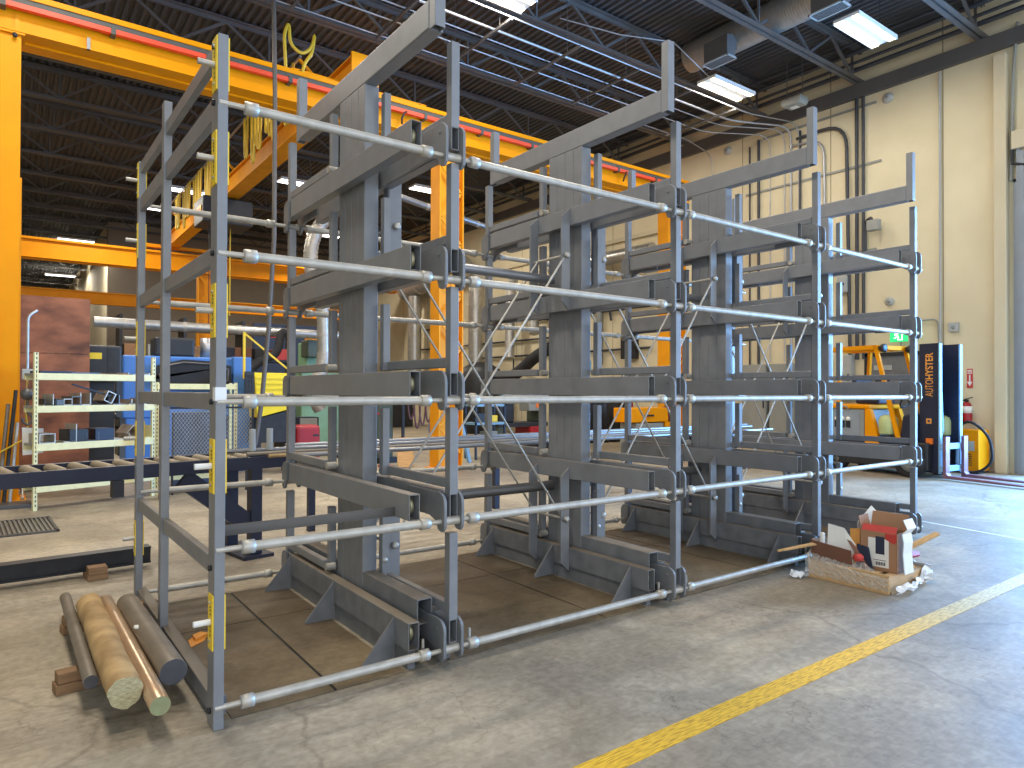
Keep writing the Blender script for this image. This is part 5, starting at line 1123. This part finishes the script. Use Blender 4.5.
board('wood_board', 'palewood', [(6.05, 11.9, 0.0), (6.4, 11.9, 0.0), (6.5, 12.2, 0.55), (6.15, 12.2, 0.55)], 0.02, 'pale wood board leaning low in front of the olive pedestal', 'board')
ta = thing('tool_cart', 'blue-grey tool cart with shelves right of the orange column', 'cart', (8.1, 12.3, 0))
for z in (0.35, 0.75, 1.15): MB().box(0, 0.8, 0, 0.45, z, z + 0.05).build('shelf', 'ltblue', ta)
for sx in (0.02, 0.78):
    for sy in (0.02, 0.43): MB().box(sx - 0.02, sx + 0.02, sy - 0.02, sy + 0.02, 0.0, 1.3).build('leg', 'navy', ta)
for k, (sx, z, w_, h_, mm, lab) in enumerate(((0.1, 0.8, 0.25, 0.2, 'dark', 'dark tool box, left on the middle shelf of tool cart'), (0.45, 0.8, 0.2, 0.15, 'ylabel', 'yellow tool box on the middle shelf of the tool cart'), (0.15, 1.2, 0.3, 0.18, 'blue', 'blue tool box on top of the tool cart'), (0.3, 0.4, 0.35, 0.2, 'grey', 'grey box on the lowest shelf of tool cart'))):
    tb = thing('tool_box', lab, 'tool box', (8.1 + sx, 12.4, z)); MB().box(0, w_, 0, 0.2, 0, h_).build('body', mm, tb, bevel=0.01); MB().path(bend([(w_ * 0.25, 0.1, h_), (w_ * 0.25, 0.1, h_ + 0.05), (w_ * 0.75, 0.1, h_ + 0.05), (w_ * 0.75, 0.1, h_)], 0.03), 0.008, 6).build('handle', 'black', tb)
tag(MB().bar((7.72, 11.95, 0), (7.62, 12.2, 1.02), 0.09, 0.05).build('blue_bar', 'ltblue'), 'pale blue steel bar leaning right of the orange column', 'bar')
wl = thing('work_lathe', 'dark machine bench with red drawer cabinet behind the second bay', 'machine', (9.35, 13.2, 0))
MB().box(0, 1.5, 0, 0.7, 0.62, 0.72).build('bench_top', 'dark', wl); MB().box(0.05, 0.5, 0.05, 0.6, 0.72, 1.6).build('headstock', 'black', wl, bevel=0.04); MB().box(0.92, 1.24, -0.06, 0.6, 0.12, 0.62).build('red_cabinet', 'redpaint', wl, bevel=0.02); MB().box(1.0, 1.16, -0.07, -0.06, 0.4, 0.43).build('handle', 'dark', wl)
MB().box(0.9, 1.25, 0.0, 0.4, 1.0, 1.28).build('control_panel', 'grey', wl, bevel=0.02); MB().box(1.12, 1.22, -0.01, 0.0, 1.08, 1.22).build('orange_button', 'olens', wl); MB().box(0.02, 0.2, 0.05, 0.6, 0, 0.62).build('leg', 'dgreen', wl); MB().box(1.3, 1.48, 0.05, 0.6, 0, 0.62).build('leg', 'dgreen', wl); MB().box(1.28, 1.5, 0.1, 0.6, 0.72, 1.3).build('tailstock', 'dgreen', wl, bevel=0.03); MB().box(0.25, 0.6, -0.05, 0.3, 0.36, 0.4).build('tray', 'wood', wl)
sh_ = thing('welding_screen', 'black welding curtain on a red frame behind the second upright', 'screen', (11.4, 12.9, 0))
nx = 24; vs = []; fs = []
for i in range(nx + 1): vs += [(i * 0.085, 0.05 * math.sin(i * 1.7), 0.15), (i * 0.085, 0.04 * math.sin(i * 1.7), 1.75)]
for i in range(nx): fs.append((2 * i, 2 * i + 2, 2 * i + 3, 2 * i + 1))
ob = MB().add(vs, fs, True).build('curtain', 'black', sh_); so = ob.modifiers.new('solid', 'SOLIDIFY'); so.thickness = 0.01
MB().box(2.05, 2.13, -0.04, 0.04, 0, 1.85).build('post', 'redpaint', sh_); MB().box(-0.08, 0.0, -0.04, 0.04, 0, 1.85).build('post', 'redpaint', sh_); MB().box(-0.08, 2.13, -0.03, 0.03, 1.78, 1.84).build('top_rail', 'redpaint', sh_)
ym = thing('yellow_press', 'yellow beam machine on a grey base in front of the far orange column', 'machine', (10.95, 10.75, 0))
MB().box(0, 1.25, -0.26, 0.26, 0.80, 1.12).build('beam_head', 'yellow', ym, bevel=0.02); MB().box(0.2, 1.1, -0.25, 0.25, 0, 0.78).build('base', 'grey', ym, bevel=0.02); MB().lathe([(0, 0), (0.16, 0), (0.18, 0.04), (0.18, 0.22), (0.1, 0.26), (0, 0.26)], (1.25, -0.1, 0.97), (1, -0.2, 0), 16).build('drum', 'maroon', ym); MB().box(0.4, 0.72, -0.306, -0.3, 0.93, 0.97).build('name_plate', 'black', ym); MB().box(1.15, 1.3, -0.25, 0.25, 0, 0.8).build('leg', 'yellow', ym)
# brown bench and clutter band far left behind the machine
bn = thing('dark_workbench', 'dark workbench with clutter behind the blue machine', 'bench', (1.3, 15.6, 0)); MB().box(0, 3.9, 0, 0.8, 0.9, 1.0).build('top', 'dark', bn)
for sx in (0.05, 2.0, 3.75): MB().box(sx, sx + 0.1, 0.1, 0.7, 0, 0.9).build('leg', 'dark', bn)
cub = thing('storage_shelf', 'dark storage shelving full of brown boxes behind the blue machine', 'shelving', (2.0, 17.6, 0))
for z in (0.6, 1.4, 2.2, 2.9): MB().box(0, 4.0, 0, 0.7, z, z + 0.06).build('shelf', 'dark', cub)
for sx in (0, 1.33, 2.66, 3.95): MB().box(sx, sx + 0.06, 0, 0.7, 0, 3.2).build('upright', 'dark', cub)
k = 0
for z in (1.46, 2.26):
    for i in range(8):
        w_ = 0.32 + 0.08 * ((i * 5) % 3); mm = ('carddark', 'dark', 'redprint', 'card', 'ltgrey', 'dark', 'wood', 'navy')[(i + (3 if z > 2 else 0)) % 8]
        tbx = MB().box(0, w_, 0, 0.45, 0, 0.28 + 0.1 * ((i * 3) % 3)).build('storage_box', mm, bevel=0.01); tbx.location = (2.1 + i * 0.48, 17.65, z)
        tag(tbx, 'box %s from left on the %s shelf of the dark storage shelving' % (ORD[i], 'lower' if z < 2 else 'upper'), 'box', 'boxes on the dark storage shelving')
dp = thing('dark_partition', 'dark blue workshop partition with a red sign at far left', 'partition', (5.6, 20.0, 0)); MB().box(0, 2.2, 0, 0.1, 0, 3.4).build('panel', 'navy', dp); MB().box(0.35, 0.75, -0.02, 0.0, 3.0, 3.18).build('red_sign', 'redprint', dp)

# ================================================================== LIGHT AND CAMERA
def area(name, loc, rot, sx, sy, e, col):
    l = bpy.data.lights.new(name, 'AREA'); l.shape = 'RECTANGLE'; l.size = sx; l.size_y = sy; l.energy = e; l.color = col
    o = bpy.data.objects.new(name, l); COL.objects.link(o); o.location = loc; o.rotation_euler = rot; return o
WARM = (1.0, 0.92, 0.80)
for (x, y) in ((12.25, 6.02), (12.25, 8.95), (6.28, 9.0), (6.28, 6.0), (6.28, 3.0), (0.3, 6.0), (0.3, 9.0), (0.3, 3.0), (12.25, 12.0), (6.28, 13.5), (0.6, 13.5), (10.9, 19.2), (1.8, 20.0), (2.3, 25.5), (10.5, 27.4), (2.3, 34.9), (2.2, 44.0), (2.0, 52.0)):  # several have no fixture built above them, added to spread the light
    far_ = y > 12.5
    area('lamp_and_fill_light', (x, y, 7.86), (0, 0, 0), 1.3, 0.45, (60 if x > 10 else 108 if x > 2 else 135) if not far_ else 230, WARM if not far_ else (1.0, 0.92, 0.80))
# daylight through the open overhead door on the right
area('door_daylight', (WX + 0.6, 1.5, 2.8), (0, R(90), 0), 5.0, 6.0, 3000, (0.17, 0.47, 1.0))
wd = bpy.data.worlds.new('sky'); SC.world = wd; wd.use_nodes = True
wd.node_tree.nodes['Background'].inputs[0].default_value = (0.80, 0.88, 1.0, 1); wd.node_tree.nodes['Background'].inputs[1].default_value = 1.9

cam = bpy.data.cameras.new('camera'); co = bpy.data.objects.new('camera', cam); COL.objects.link(co); SC.camera = co
cam.sensor_fit = 'HORIZONTAL'; cam.sensor_width = 36.0; cam.lens = 36.0 * 683.0 / 1024.0; cam.clip_end = 200
yaw, pit, rol = R(53.6), R(0.545), R(0.2)
f0 = Vector((math.cos(yaw), math.sin(yaw), 0)); r0 = Vector((math.sin(yaw), -math.cos(yaw), 0)); u0 = Vector((0, 0, 1))
fw = f0 * math.cos(pit) + u0 * math.sin(pit); up = u0 * math.cos(pit) - f0 * math.sin(pit)
rt = r0 * math.cos(rol) + up * math.sin(rol); u2 = up * math.cos(rol) - r0 * math.sin(rol)
mw = Matrix(((rt.x, u2.x, -fw.x, 0), (rt.y, u2.y, -fw.y, 0), (rt.z, u2.z, -fw.z, 1.5), (0, 0, 0, 1)))
co.matrix_world = mw
SC.view_settings.view_transform = 'Standard'; SC.view_settings.look = 'None'; SC.view_settings.gamma = 1.0; SC.view_settings.use_curve_mapping = False
SC.view_settings.exposure = 0.3
SC.cycles.use_denoising = True
SC.cycles.max_bounces = 8; SC.cycles.diffuse_bounces = 4
